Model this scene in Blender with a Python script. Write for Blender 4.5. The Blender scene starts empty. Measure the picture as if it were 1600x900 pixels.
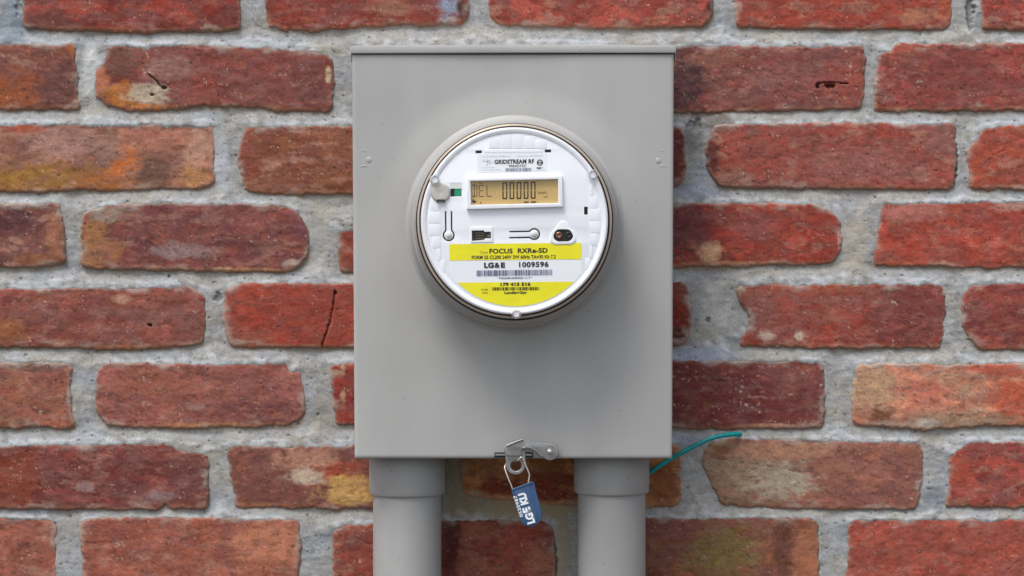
import bpy, bmesh, math, random
import numpy as np
from mathutils import Vector, Matrix, Quaternion

random.seed(7)
scene = bpy.context.scene
COL = scene.collection
R = math.radians

# ------------------------------------------------------------------ camera, world, sun, exposure
KPX = 0.00029              # metres per photo pixel per metre of distance
YC = -2.11                 # camera distance from the wall plane (wall at y = 0)
ZC = 1.45                  # camera height
cam_d = bpy.data.cameras.new("camera")
cam = bpy.data.objects.new("camera", cam_d)
COL.objects.link(cam)
cam.location = (0, YC, ZC)
cam.rotation_euler = (R(90), 0, 0)
cam_d.sensor_width = 36
cam_d.lens = 36 / (1600 * KPX)
cam_d.clip_start = 0.05
cam_d.clip_end = 200
cam_d.dof.use_dof = True
cam_d.dof.focus_distance = 1.96
cam_d.dof.aperture_fstop = 14
scene.camera = cam
scene.render.resolution_x = 1024
scene.render.resolution_y = 576

SUN_EL, SUN_AZ = 60, 216     # degrees; bearing clockwise from +Y
world = bpy.data.worlds.new("World")
scene.world = world
world.use_nodes = True
wn = world.node_tree
for n in list(wn.nodes):
    wn.nodes.remove(n)
sky = wn.nodes.new("ShaderNodeTexSky")
sky.sky_type = 'NISHITA'
sky.sun_disc = False
sky.sun_elevation = R(SUN_EL)
sky.sun_rotation = R(SUN_AZ)
sky.air_density = 1.0
sky.dust_density = 3.0
hs = wn.nodes.new("ShaderNodeHueSaturation")     # overcast: the blue mostly gone
hs.inputs["Saturation"].default_value = 0.40
bg = wn.nodes.new("ShaderNodeBackground")
bg.inputs["Strength"].default_value = 0.12
wo = wn.nodes.new("ShaderNodeOutputWorld")
wn.links.new(sky.outputs[0], hs.inputs["Color"])
wn.links.new(hs.outputs[0], bg.inputs[0])
wn.links.new(bg.outputs[0], wo.inputs[0])

sun_d = bpy.data.lights.new("sun", 'SUN')
sun_d.energy = 1.5
sun_d.angle = R(24)
sun_d.color = (1.0, 0.965, 0.92)
sun = bpy.data.objects.new("sun", sun_d)
COL.objects.link(sun)
az = R(SUN_AZ)
to_sun = Vector((math.sin(az) * math.cos(R(SUN_EL)), math.cos(az) * math.cos(R(SUN_EL)), math.sin(R(SUN_EL))))
sun.rotation_euler = (-to_sun).to_track_quat('-Z', 'Y').to_euler()
sun.location = (-2, -4, 5)

scene.view_settings.view_transform = 'Standard'
scene.view_settings.look = 'None'
scene.view_settings.gamma = 1
scene.view_settings.use_curve_mapping = False
scene.view_settings.exposure = 0.63

# ------------------------------------------------------------------ helpers
def sc(y):
    return KPX * (y - YC)

def P(u, v, y):
    s = sc(y)
    return Vector(((u - 800) * s, y, ZC - (v - 450) * s))

def lin(c):
    out = []
    for a in c:
        a = a / 255.0
        out.append(a / 12.92 if a <= 0.04045 else ((a + 0.055) / 1.055) ** 2.4)
    return out

def link(name, me, parent=None, mat=None):
    o = bpy.data.objects.new(name, me)
    COL.objects.link(o)
    if parent is not None:
        o.parent = parent
    if mat is not None:
        me.materials.clear()
        me.materials.append(mat)
    return o

def empty(name, label, cat, loc=(0, 0, 0), group=None):
    o = bpy.data.objects.new(name, None)
    COL.objects.link(o)
    o.location = loc
    o.empty_display_size = 0.02
    o['label'] = label
    o['category'] = cat
    if group:
        o['group'] = group
    return o

def attach(o, root):
    """parent keeping the world place (the roots only carry a location)"""
    o.parent = root
    o.matrix_parent_inverse = Matrix.Translation(-Vector(root.location))
    return o

def smooth(me, ang=None):
    me.polygons.foreach_set("use_smooth", [True] * len(me.polygons))
    if ang is not None:
        bm = bmesh.new(); bm.from_mesh(me)
        for e in bm.edges:
            if len(e.link_faces) == 2 and e.calc_face_angle(0) > R(ang):
                e.smooth = False
        bm.to_mesh(me); bm.free()

def mesh_np(name, V, F):
    V = np.asarray(V, dtype=np.float32); F = np.asarray(F, dtype=np.int32)
    me = bpy.data.meshes.new(name)
    me.vertices.add(len(V)); me.vertices.foreach_set("co", V.ravel())
    k = F.shape[1]
    me.loops.add(F.size); me.loops.foreach_set("vertex_index", F.ravel())
    me.polygons.add(len(F))
    me.polygons.foreach_set("loop_start", np.arange(0, F.size, k, dtype=np.int32))
    me.polygons.foreach_set("loop_total", np.full(len(F), k, dtype=np.int32))
    me.polygons.foreach_set("use_smooth", np.ones(len(F), dtype=bool))
    me.update(calc_edges=True)
    return me

def bm_mesh(name, bm):
    me = bpy.data.meshes.new(name)
    bmesh.ops.recalc_face_normals(bm, faces=bm.faces)
    bm.to_mesh(me); bm.free()
    return me

def lathe(name, prof, cx, cz, segs=160):
    """profile of (radius, y) about an axis parallel to Y"""
    a = np.linspace(0, 2 * np.pi, segs, endpoint=False)
    V = []
    for (r, y) in prof:
        V.append(np.stack([cx + r * np.cos(a), np.full(segs, y), cz + r * np.sin(a)], 1))
    V = np.concatenate(V)
    F = []
    for i in range(len(prof) - 1):
        for j in range(segs):
            j2 = (j + 1) % segs
            F.append((i * segs + j, i * segs + j2, (i + 1) * segs + j2, (i + 1) * segs + j))
    me = mesh_np(name, V, F)
    bm = bmesh.new(); bm.from_mesh(me)
    bmesh.ops.remove_doubles(bm, verts=bm.verts, dist=1e-6)
    bmesh.ops.recalc_face_normals(bm, faces=bm.faces)
    bm.to_mesh(me); bm.free()
    smooth(me, 35)
    return me

def add_box(bm, lo, hi, bev=0.0, seg=2):
    lo = Vector(lo); hi = Vector(hi)
    r = bmesh.ops.create_cube(bm, size=1.0)
    for v in r['verts']:
        v.co = Vector(((v.co.x + .5) * (hi.x - lo.x) + lo.x, (v.co.y + .5) * (hi.y - lo.y) + lo.y, (v.co.z + .5) * (hi.z - lo.z) + lo.z))
    if bev > 0:
        es = set()
        for v in r['verts']:
            es.update(v.link_edges)
        bmesh.ops.bevel(bm, geom=list(es), offset=bev, segments=seg, affect='EDGES', profile=0.5)

def tube(name, pts, rad, res=10, close=False):
    """round bar through points, one mesh"""
    pts = [Vector(p) for p in pts]
    # catmull-rom
    dense = []
    n = len(pts)
    for i in range(n - 1):
        p0 = pts[max(i - 1, 0)]; p1 = pts[i]; p2 = pts[i + 1]; p3 = pts[min(i + 2, n - 1)]
        for k in range(8):
            t = k / 8
            dense.append(0.5 * ((2 * p1) + (-p0 + p2) * t + (2 * p0 - 5 * p1 + 4 * p2 - p3) * t * t + (-p0 + 3 * p1 - 3 * p2 + p3) * t ** 3))
    dense.append(pts[-1])
    V = []; F = []
    prev = None
    for i, p in enumerate(dense):
        d = (dense[min(i + 1, len(dense) - 1)] - dense[max(i - 1, 0)]).normalized()
        if prev is None:
            a = d.orthogonal().normalized()
        else:
            a = (prev - d * prev.dot(d)).normalized()
        prev = a
        b = d.cross(a)
        for k in range(res):
            t = 2 * math.pi * k / res
            V.append(p + (a * math.cos(t) + b * math.sin(t)) * rad)
    m = len(dense)
    for i in range(m - 1):
        for k in range(res):
            k2 = (k + 1) % res
            F.append((i * res + k, i * res + k2, (i + 1) * res + k2, (i + 1) * res + k))
    me = mesh_np(name, [tuple(v) for v in V], F)
    bm = bmesh.new(); bm.from_mesh(me)
    bmesh.ops.holes_fill(bm, edges=[e for e in bm.edges if e.is_boundary], sides=0)
    bmesh.ops.recalc_face_normals(bm, faces=bm.faces)
    bm.to_mesh(me); bm.free()
    smooth(me, 50)
    return me

def outline_mesh(name, splines, y, depth, bev=0.0):
    """closed outlines in photo pixels at distance plane y -> real plate, front face at y, going back by depth; inner outlines are holes"""
    cu = bpy.data.curves.new(name, 'CURVE')
    cu.dimensions = '2D'; cu.fill_mode = 'BOTH'
    cu.extrude = max(depth / 2 - bev, 1e-5)
    cu.bevel_depth = bev; cu.bevel_resolution = 2
    cu.offset = -bev
    for pts in splines:
        sp = cu.splines.new('POLY')
        sp.points.add(len(pts) - 1)
        for q, (u, v) in zip(sp.points, pts):
            w = P(u, v, y)
            q.co = (w.x, w.z, 0, 1)
        sp.use_cyclic_u = True
    ob = bpy.data.objects.new(name, cu)
    COL.objects.link(ob)
    bpy.context.view_layer.update()
    me = bpy.data.meshes.new_from_object(ob)
    bpy.data.objects.remove(ob); bpy.data.curves.remove(cu)
    n = len(me.vertices)
    co = np.empty(n * 3, dtype=np.float32); me.vertices.foreach_get("co", co)
    co = co.reshape(-1, 3)
    out = np.stack([co[:, 0], y + depth / 2 - co[:, 2], co[:, 1]], 1)
    me.vertices.foreach_set("co", out.astype(np.float32).ravel())
    bm = bmesh.new(); bm.from_mesh(me)
    bmesh.ops.remove_doubles(bm, verts=bm.verts, dist=2e-6)
    bmesh.ops.recalc_face_normals(bm, faces=bm.faces)
    bm.to_mesh(me); bm.free()
    me.name = name
    smooth(me, 30)
    return me

FONT_CACHE = {}
def text_np(s, bold=0.0, space=1.0):
    key = (s, bold, space)
    if key not in FONT_CACHE:
        cu = bpy.data.curves.new("txt", 'FONT')
        cu.body = s; cu.size = 1; cu.offset = bold; cu.resolution_u = 4; cu.space_character = space
        ob = bpy.data.objects.new("txt", cu); COL.objects.link(ob)
        bpy.context.view_layer.update()
        me = bpy.data.meshes.new_from_object(ob)
        V = np.array([v.co[:] for v in me.vertices]); F = [tuple(p.vertices) for p in me.polygons]
        bpy.data.objects.remove(ob); bpy.data.curves.remove(cu); bpy.data.meshes.remove(me)
        FONT_CACHE[key] = (V, F)
    V, F = FONT_CACHE[key]
    return V.copy(), F

class Print:
    """flat print collected into one mesh lying at plane y"""
    def __init__(self, y):
        self.y = y; self.V = []; self.F = []
    def _add(self, uv, F):
        b = len(self.V)
        for (u, v) in uv:
            self.V.append(tuple(P(u, v, self.y)))
        for f in F:
            self.F.append(tuple(b + i for i in f))
    def text(self, s, u, v, length, cap, deg=0.8, bold=0.0, space=1.0):
        """u, v: left end of the baseline; deg: counter-clockwise tilt"""
        V, F = text_np(s, bold, space)
        x0, x1 = V[:, 0].min(), V[:, 0].max()
        H = 0.70
        sx = length / (x1 - x0); sy = cap / H
        c, sn = math.cos(R(deg)), math.sin(R(deg))
        X = (V[:, 0] - x0) * sx; Y = V[:, 1] * sy
        uv = [(u + x * c - y * sn, v - x * sn - y * c) for x, y in zip(X, Y)]
        self._add(uv, F)
    def poly(self, pts):
        self._add(pts, [tuple(range(len(pts)))])
    def rect(self, u0, v0, u1, v1, deg=0.0):
        t = math.tan(R(deg)) * (u1 - u0)
        self.poly([(u0, v1), (u1, v1 - t), (u1, v0 - t), (u0, v0)])
    def bars(self, u0, v0, u1, v1, n, seed, fill=0.55, deg=0.8):
        rn = random.Random(seed)
        w = (u1 - u0) / n
        for i in range(n):
            a = u0 + i * w
            ww = w * rn.choice([0.35, 0.5, 0.75]) * fill / 0.55
            t = math.tan(R(deg)) * (a - u0)
            self.rect(a, v0 - t, a + ww, v1 - t)
    def stroke(self, pts, w):
        for (a, b) in zip(pts[:-1], pts[1:]):
            d = Vector((b[0] - a[0], b[1] - a[1]))
            if d.length == 0: continue
            d.normalize(); n = Vector((-d.y, d.x)) * w / 2; e = d * w * 0.3
            self.poly([(a[0] - e.x + n.x, a[1] - e.y + n.y), (b[0] + e.x + n.x, b[1] + e.y + n.y),
                       (b[0] + e.x - n.x, b[1] + e.y - n.y), (a[0] - e.x - n.x, a[1] - e.y - n.y)])
    def build(self, name, mat, parent):
        me = bpy.data.meshes.new(name)
        me.from_pydata(self.V, [], self.F)
        me.update()
        o = link(name, me, None, mat)
        return attach(o, ROOT) if parent is None else child(o, parent)

def child(o, parent):
    """parent to another mesh part without moving"""
    o.parent = parent
    return o

# ------------------------------------------------------------------ materials
def material(name, color, rough=0.6, metal=0.0, spec=0.5, bump=0.0, bscale=400, var=0.0, vscale=30, coat=0.0, trans=0.0, ior=1.45):
    m = bpy.data.materials.new(name); m.use_nodes = True
    nt = m.node_tree; b = nt.nodes["Principled BSDF"]
    b.inputs["Base Color"].default_value = (*color, 1)
    b.inputs["Roughness"].default_value = rough
    b.inputs["Metallic"].default_value = metal
    b.inputs["Specular IOR Level"].default_value = spec
    b.inputs["Coat Weight"].default_value = coat
    b.inputs["Transmission Weight"].default_value = trans
    b.inputs["IOR"].default_value = ior
    tc = nt.nodes.new("ShaderNodeTexCoord")
    if var > 0:
        nz = nt.nodes.new("ShaderNodeTexNoise"); nz.inputs["Scale"].default_value = vscale; nz.inputs["Detail"].default_value = 6
        nt.links.new(tc.outputs["Object"], nz.inputs["Vector"])
        mr = nt.nodes.new("ShaderNodeMapRange")
        mr.inputs["From Min"].default_value = 0.3; mr.inputs["From Max"].default_value = 0.7
        mr.inputs["To Min"].default_value = 1 - var; mr.inputs["To Max"].default_value = 1 + var
        nt.links.new(nz.outputs["Fac"], mr.inputs["Value"])
        mx = nt.nodes.new("ShaderNodeVectorMath"); mx.operation = 'SCALE'
        mx.inputs[0].default_value = color
        nt.links.new(mr.outputs[0], mx.inputs["Scale"])
        nt.links.new(mx.outputs[0], b.inputs["Base Color"])
        ra = nt.nodes.new("ShaderNodeMapRange")
        ra.inputs["From Min"].default_value = 0.3; ra.inputs["From Max"].default_value = 0.7
        ra.inputs["To Min"].default_value = max(rough - 0.08, 0.02); ra.inputs["To Max"].default_value = min(rough + 0.08, 1)
        nt.links.new(nz.outputs["Fac"], ra.inputs["Value"])
        nt.links.new(ra.outputs[0], b.inputs["Roughness"])
    if bump > 0:
        nb = nt.nodes.new("ShaderNodeTexNoise"); nb.inputs["Scale"].default_value = bscale; nb.inputs["Detail"].default_value = 4
        nt.links.new(tc.outputs["Object"], nb.inputs["Vector"])
        bp = nt.nodes.new("ShaderNodeBump"); bp.inputs["Strength"].default_value = 1; bp.inputs["Distance"].default_value = bump
        nt.links.new(nb.outputs["Fac"], bp.inputs["Height"])
        nt.links.new(bp.outputs[0], b.inputs["Normal"])
    return m

def masonry_material(name, grain, bump):
    m = bpy.data.materials.new(name); m.use_nodes = True
    nt = m.node_tree; b = nt.nodes["Principled BSDF"]
    b.inputs["Roughness"].default_value = 0.88
    b.inputs["Specular IOR Level"].default_value = 0.25
    at = nt.nodes.new("ShaderNodeAttribute"); at.attribute_name = "tint"
    tc = nt.nodes.new("ShaderNodeTexCoord")
    n1 = nt.nodes.new("ShaderNodeTexNoise"); n1.inputs["Scale"].default_value = 700; n1.inputs["Detail"].default_value = 5
    n1.inputs["Roughness"].default_value = 0.7
    nt.links.new(tc.outputs["Object"], n1.inputs["Vector"])
    mr = nt.nodes.new("ShaderNodeMapRange")
    mr.inputs["From Min"].default_value = 0.3; mr.inputs["From Max"].default_value = 0.7
    mr.inputs["To Min"].default_value = 1 - grain; mr.inputs["To Max"].default_value = 1 + grain
    nt.links.new(n1.outputs["Fac"], mr.inputs["Value"])
    mx = nt.nodes.new("ShaderNodeVectorMath"); mx.operation = 'SCALE'
    nt.links.new(at.outputs["Color"], mx.inputs[0]); nt.links.new(mr.outputs[0], mx.inputs["Scale"])
    nt.links.new(mx.outputs[0], b.inputs["Base Color"])
    bp = nt.nodes.new("ShaderNodeBump"); bp.inputs["Distance"].default_value = bump; bp.inputs["Strength"].default_value = 1
    nt.links.new(n1.outputs["Fac"], bp.inputs["Height"])
    nt.links.new(bp.outputs[0], b.inputs["Normal"])
    return m

def thin_clear(name, tint, gloss_rough=0.03, base=0.04, haze=0.0):
    """thin clear plastic: lets everything through, reflects by angle"""
    m = bpy.data.materials.new(name); m.use_nodes = True
    nt = m.node_tree
    for n in list(nt.nodes): nt.nodes.remove(n)
    tr = nt.nodes.new("ShaderNodeBsdfTransparent"); tr.inputs[0].default_value = (*tint, 1)
    gl = nt.nodes.new("ShaderNodeBsdfGlossy"); gl.inputs["Roughness"].default_value = gloss_rough
    fw = nt.nodes.new("ShaderNodeLayerWeight"); fw.inputs["Blend"].default_value = 0.5
    pw = nt.nodes.new("ShaderNodeMath"); pw.operation = 'POWER'; pw.inputs[1].default_value = 5
    nt.links.new(fw.outputs["Facing"], pw.inputs[0])
    lw = nt.nodes.new("ShaderNodeMapRange"); lw.inputs["To Min"].default_value = base; lw.inputs["To Max"].default_value = 0.45
    nt.links.new(pw.outputs[0], lw.inputs["Value"])
    mx = nt.nodes.new("ShaderNodeMixShader"); out = nt.nodes.new("ShaderNodeOutputMaterial")
    nt.links.new(lw.outputs[0], mx.inputs[0]); nt.links.new(tr.outputs[0], mx.inputs[1]); nt.links.new(gl.outputs[0], mx.inputs[2])
    nt.links.new(mx.outputs[0], out.inputs[0])
    return m

M = {}
M['paint'] = material('grey_paint', (0.395, 0.393, 0.385), 0.40, bump=0.00006, bscale=260, var=0.05, vscale=9, spec=0.35)
def paint_wear(m, amt):
    nt = m.node_tree; b = nt.nodes["Principled BSDF"]
    src = b.inputs["Base Color"].links[0].from_socket
    tc = nt.nodes.new("ShaderNodeTexCoord"); mp = nt.nodes.new("ShaderNodeMapping")
    mp.inputs["Scale"].default_value = (26, 26, 2.2)
    nz = nt.nodes.new("ShaderNodeTexNoise"); nz.inputs["Scale"].default_value = 1.0; nz.inputs["Detail"].default_value = 7
    n2 = nt.nodes.new("ShaderNodeTexNoise"); n2.inputs["Scale"].default_value = 190; n2.inputs["Detail"].default_value = 3
    nt.links.new(tc.outputs["Object"], mp.inputs["Vector"]); nt.links.new(mp.outputs[0], nz.inputs["Vector"])
    nt.links.new(tc.outputs["Object"], n2.inputs["Vector"])
    r1 = nt.nodes.new("ShaderNodeMapRange"); r1.inputs["From Min"].default_value = .35; r1.inputs["From Max"].default_value = .75
    r1.inputs["To Min"].default_value = 1 + amt; r1.inputs["To Max"].default_value = 1 - amt * 1.6
    nt.links.new(nz.outputs["Fac"], r1.inputs["Value"])
    r2 = nt.nodes.new("ShaderNodeMapRange"); r2.inputs["From Min"].default_value = .70; r2.inputs["From Max"].default_value = .76
    r2.inputs["To Min"].default_value = 1; r2.inputs["To Max"].default_value = .72
    nt.links.new(n2.outputs["Fac"], r2.inputs["Value"])
    mu_ = nt.nodes.new("ShaderNodeMath"); mu_.operation = 'MULTIPLY'
    nt.links.new(r1.outputs[0], mu_.inputs[0]); nt.links.new(r2.outputs[0], mu_.inputs[1])
    vm = nt.nodes.new("ShaderNodeVectorMath"); vm.operation = 'SCALE'
    nt.links.new(src, vm.inputs[0]); nt.links.new(mu_.outputs[0], vm.inputs["Scale"])
    nt.links.new(vm.outputs[0], b.inputs["Base Color"])
paint_wear(M['paint'], 0.035)
M['pipe_paint'] = material('conduit_paint', (0.34, 0.34, 0.335), 0.5, bump=0.00008, bscale=200, var=0.06, vscale=14, spec=0.35)
paint_wear(M['pipe_paint'], 0.06)
M['white'] = material('white_plastic', (0.86, 0.875, 0.935), 0.38, var=0.015, vscale=40)
M['white_frame'] = material('white_frame_plastic', (0.85, 0.87, 0.91), 0.3)
M['label'] = material('label_paper', (0.84, 0.87, 0.91), 0.5)
M['yellow'] = material('yellow_label', (0.85, 0.78, 0.014), 0.5, var=0.05, vscale=60)
M['ink'] = material('black_ink', (0.015, 0.015, 0.02), 0.5)
M['ink_blue'] = material('blue_grey_ink', (0.13, 0.15, 0.25), 0.5)
M['ink_light'] = material('faint_ink', (0.40, 0.42, 0.50), 0.5)
M['ink_olive'] = material('faint_ink_on_yellow', (0.22, 0.20, 0.02), 0.5)
M['ink_brown'] = material('barcode_ink_on_yellow', (0.10, 0.09, 0.01), 0.5)
M['black'] = material('black_plastic', (0.012, 0.014, 0.016), 0.45)
M['dark_brown'] = material('dark_brown_plastic', (0.02, 0.012, 0.01), 0.5, spec=0.3)
M['screen'] = material('amber_screen', (0.56, 0.38, 0.145), 0.28, var=0.10, vscale=22)
M['segment'] = material('screen_segment', (0.045, 0.032, 0.02), 0.4)
M['segment_thin'] = material('screen_segment_thin', (0.06, 0.038, 0.02), 0.4)
M['bronze'] = material('bronze_ring', (0.47, 0.395, 0.32), 0.38, metal=0.15, var=0.1, vscale=30)
M['silver'] = material('brushed_silver', (0.52, 0.49, 0.44), 0.5, metal=0.15, var=0.08, vscale=160)
M['green'] = material('green_board', (0.0, 0.27, 0.13), 0.35)
M['board'] = material('dark_board', (0.02, 0.021, 0.018), 0.5, var=0.3, vscale=300)
M['gold'] = material('gold_contact', (0.5, 0.38, 0.16), 0.4, metal=0.8)
M['copper'] = material('copper_diode', (0.28, 0.13, 0.075), 0.3, metal=0.6)
M['button'] = material('milky_button', (0.68, 0.72, 0.68), 0.3)
M['steel'] = material('zinc_steel', (0.33, 0.33, 0.325), 0.38, metal=0.55, var=0.12, vscale=160, bump=0.00008, bscale=500)
M['wire_steel'] = material('bare_wire', (0.72, 0.66, 0.60), 0.3, metal=0.7)
M['blue'] = material('blue_plastic', (0.042, 0.095, 0.205), 0.42, var=0.08, vscale=120)
M['tag_print'] = material('white_tag_print', (0.80, 0.84, 0.90), 0.5)
M['teal'] = material('teal_wire_plastic', (0.0, 0.26, 0.27), 0.28, var=0.2, vscale=90)
M['clear'] = thin_clear('clear_cover', (0.995, 0.997, 1.0), base=0.03)
M['boss'] = thin_clear('clear_boss', (0.97, 0.95, 0.97), 0.1, base=0.08)
M['mortar'] = masonry_material('mortar', 0.20, 0.0005)
M['brick'] = masonry_material('fired_clay', 0.17, 0.0004)
M['ground'] = material('dark_paving', (0.09, 0.09, 0.087), 0.9, bump=0.002, bscale=60, var=0.15, vscale=4)
M['far_brick'] = material('far_clay', (0.29, 0.09, 0.06), 0.9, var=0.3, vscale=8, bump=0.001, bscale=150)
M['far_mortar'] = material('far_mortar', (0.38, 0.38, 0.38), 0.9, var=0.12, vscale=20)

# ------------------------------------------------------------------ noise
def _hash(ix, iy, seed):
    h = (ix.astype(np.int64) * 374761393 + iy.astype(np.int64) * 668265263 + seed * 144665) & 0xFFFFFFFF
    h = ((h ^ (h >> 13)) * 1274126177) & 0xFFFFFFFF
    h = (h ^ (h >> 16)) & 0xFFFF
    return h / 65535.0

def pn(x, y, seed=0):
    ix = np.floor(x); iy = np.floor(y); fx = x - ix; fy = y - iy
    sx = fx * fx * fx * (fx * (fx * 6 - 15) + 10); sy = fy * fy * fy * (fy * (fy * 6 - 15) + 10)
    def g(a, b):
        t = _hash(ix + a, iy + b, seed) * 2 * np.pi
        return np.cos(t) * (fx - a) + np.sin(t) * (fy - b)
    n0 = g(0, 0) * (1 - sx) + g(1, 0) * sx
    n1 = g(0, 1) * (1 - sx) + g(1, 1) * sx
    return (n0 * (1 - sy) + n1 * sy) * 1.5

def fbm(x, y, seed=0, octv=4, gain=0.5):
    a = 1.0; s = 0; t = 0
    for o in range(octv):
        s = s + a * pn(x * 2 ** o + 17.3 * o, y * 2 ** o - 9.1 * o, seed + o * 31)
        t += a; a *= gain
    return s / t * 1.3

def sstep(a, b, x):
    t = np.clip((x - a) / (b - a), 0, 1)
    return t * t * (3 - 2 * t)

# ------------------------------------------------------------------ the brick wall
WS = sc(0.0)                       # metres per wall pixel
def round_poly(pts, r):
    out = []
    n = len(pts)
    for i in range(n):
        p = np.array(pts[i], float); a = np.array(pts[i - 1], float); b = np.array(pts[(i + 1) % n], float)
        da = a - p; db = b - p; la = np.linalg.norm(da); lb = np.linalg.norm(db)
        cosang = np.dot(da, db) / (la * lb)
        if cosang < -0.93:
            out.append(tuple(p)); continue
        c = min(r, la * 0.45, lb * 0.45)
        p0 = p + da / la * c; p1 = p + db / lb * c
        for t in (0, 0.25, 0.5, 0.75, 1):
            out.append(tuple((1 - t) ** 2 * p0 + 2 * t * (1 - t) * p + t * t * p1))
    return np.array(out)

def poly_sdf(px, py, poly):
    """positive inside"""
    d2 = np.full(px.shape, 1e18); inside = np.zeros(px.shape, bool)
    n = len(poly)
    for i in range(n):
        ax, ay = poly[i]; bx, by = poly[(i + 1) % n]
        ex, ey = bx - ax, by - ay
        L = ex * ex + ey * ey
        if L < 1e-9: continue
        t = np.clip(((px - ax) * ex + (py - ay) * ey) / L, 0, 1)
        dx = px - ax - t * ex; dy = py - ay - t * ey
        d2 = np.minimum(d2, dx * dx + dy * dy)
        cond = (ay > py) != (by > py)
        if ey != 0:
            xi = ax + (py - ay) * ex / ey
            inside ^= cond & (px < xi)
    d = np.sqrt(d2)
    return np.where(inside, d, -d)

# each brick: outline in wall pixels (clockwise from top left), corner radius, base colour, mottle colour, mottle amount, lime specks, patches
B = []
def brick(pts, r=9, base=(150, 68, 58), mot=(130, 62, 56), ma=0.7, lime=0.3, blobs=(), rag=1.0, cracks=(), pits=()):
    B.append(dict(pts=pts, r=r, base=base, mot=mot, ma=ma, lime=lime, blobs=blobs, rag=rag, cracks=cracks, pits=pits))

# row 0
brick([(35, -58), (374, -58), (375, 46), (235, 50), (100, 46), (36, 43)], 8, (146, 56, 45), (128, 60, 54), .7, .25,
      [(70, 30, 60, 16, (128, 72, 66)), (360, 30, 14, 30, (125, 55, 55))])
brick([(413, -56), (732, -60), (733, 25), (722, 37), (640, 38), (510, 46), (490, 48), (440, 46), (416, 40)], 9, (152, 62, 50), (130, 58, 52), .7, .4,
      [(700, 4, 17, 30, (150, 162, 190)), (722, 16, 10, 14, (75, 38, 32)), (610, 12, 30, 14, (165, 110, 92))], rag=1.4)
brick([(760, -60), (1112, -60), (1115, 20), (1100, 40), (1000, 44), (860, 41), (780, 38), (764, 25)], 12, (160, 68, 56), (138, 56, 48), .6, .2,
      [(1110, 15, 10, 12, (60, 35, 32))])
brick([(1150, -60), (1486, -60), (1489, 30), (1482, 46), (1320, 46), (1150, 42)], 9, (176, 74, 58), (158, 62, 50), .6, .25,
      [(1440, 25, 38, 12, (190, 120, 92)), (1480, 10, 12, 30, (190, 88, 55))])
brick([(1534, -60), (1872, -60), (1872, 46), (1535, 46)], 7, (165, 70, 60), (142, 66, 62), .6, .2)
brick([(-340, -58), (-8, -58), (-8, 46), (-340, 46)], 9)
# row 1
brick([(-222, 70), (116, 69), (120, 120), (124, 171), (-222, 168)], 7, (146, 84, 70), (122, 76, 72), .8, .35,
      [(15, 145, 60, 34, (165, 86, 48)), (114, 72, 9, 14, (190, 96, 42)), (95, 135, 38, 40, (118, 72, 68))])
brick([(165, 72), (300, 69), (420, 74), (503, 80), (519, 92), (522, 130), (518, 173), (440, 174), (400, 166), (300, 166), (262, 171), (205, 173), (168, 164), (150, 150), (149, 105), (163, 98)],
      8, (132, 62, 54), (146, 84, 82), .75, .55,
      [(190, 95, 24, 26, (122, 78, 64)), (158, 125, 10, 24, (205, 122, 84)), (192, 150, 30, 20, (200, 122, 42)), (232, 146, 34, 17, (204, 186, 166)),
       (228, 168, 40, 6, (212, 122, 42)), (262, 105, 40, 20, (158, 112, 108)), (485, 135, 36, 36, (126, 72, 70)), (513, 118, 4, 14, (215, 185, 150))],
      rag=1.3, cracks=[[(232, 116), (242, 124), (250, 134), (256, 136)]], pits=[(256, 137, 5, 3), (237, 148, 3, 2.5)])
brick([(560, 72), (965, 72), (965, 172), (560, 172)], 9)
brick([(1000, 71), (1348, 71), (1353, 90), (1350, 150), (1345, 170), (1240, 172), (1090, 176), (1000, 174)], 7, (148, 76, 72), (134, 84, 82), .8, .5,
      [(1075, 120, 26, 60, (78, 50, 58)), (1120, 90, 50, 14, (150, 92, 78)), (1320, 130, 45, 30, (165, 78, 68)), (1230, 110, 40, 20, (150, 90, 90))],
      cracks=[[(1276, 137), (1280, 130), (1296, 128), (1325, 131)]], pits=[(1297, 134, 10, 4), (1278, 134, 3, 5)])
brick([(1400, 68), (1715, 68), (1715, 172), (1365, 173), (1368, 130), (1374, 100), (1376, 84), (1392, 80)], 7, (156, 68, 62), (148, 78, 74), .7, .35,
      [(1500, 120, 60, 40, (146, 72, 68)), (1420, 76, 60, 8, (175, 86, 72))], rag=1.3)
# row 2
brick([(-15, 193), (334, 195), (335, 285), (322, 293), (270, 294), (160, 298), (120, 296), (80, 300), (-15, 298)], 8, (176, 116, 94), (152, 98, 84), .85, .7,
      [(55, 280, 120, 24, (172, 120, 52)), (160, 285, 50, 14, (190, 110, 45)), (188, 252, 30, 22, (218, 118, 48)), (240, 268, 30, 26, (124, 88, 74)),
       (308, 225, 26, 30, (202, 150, 130)), (302, 277, 28, 16, (204, 142, 92)), (100, 225, 60, 22, (184, 136, 126)), (38, 200, 34, 8, (172, 86, 62)),
       (160, 235, 36, 22, (158, 118, 106)), (250, 215, 50, 15, (190, 120, 100))])
brick([(382, 197), (700, 196), (705, 303), (430, 303), (384, 298), (370, 250)], 9, (138, 76, 56), (160, 98, 66), .9, .5,
      [(385, 245, 16, 50, (150, 78, 64)), (430, 290, 60, 14, (150, 92, 74))])
brick([(738, 196), (1062, 198), (1071, 212), (1070, 270), (1060, 292), (738, 296)], 9, (122, 48, 42), (110, 50, 50), .7, .3)
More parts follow.
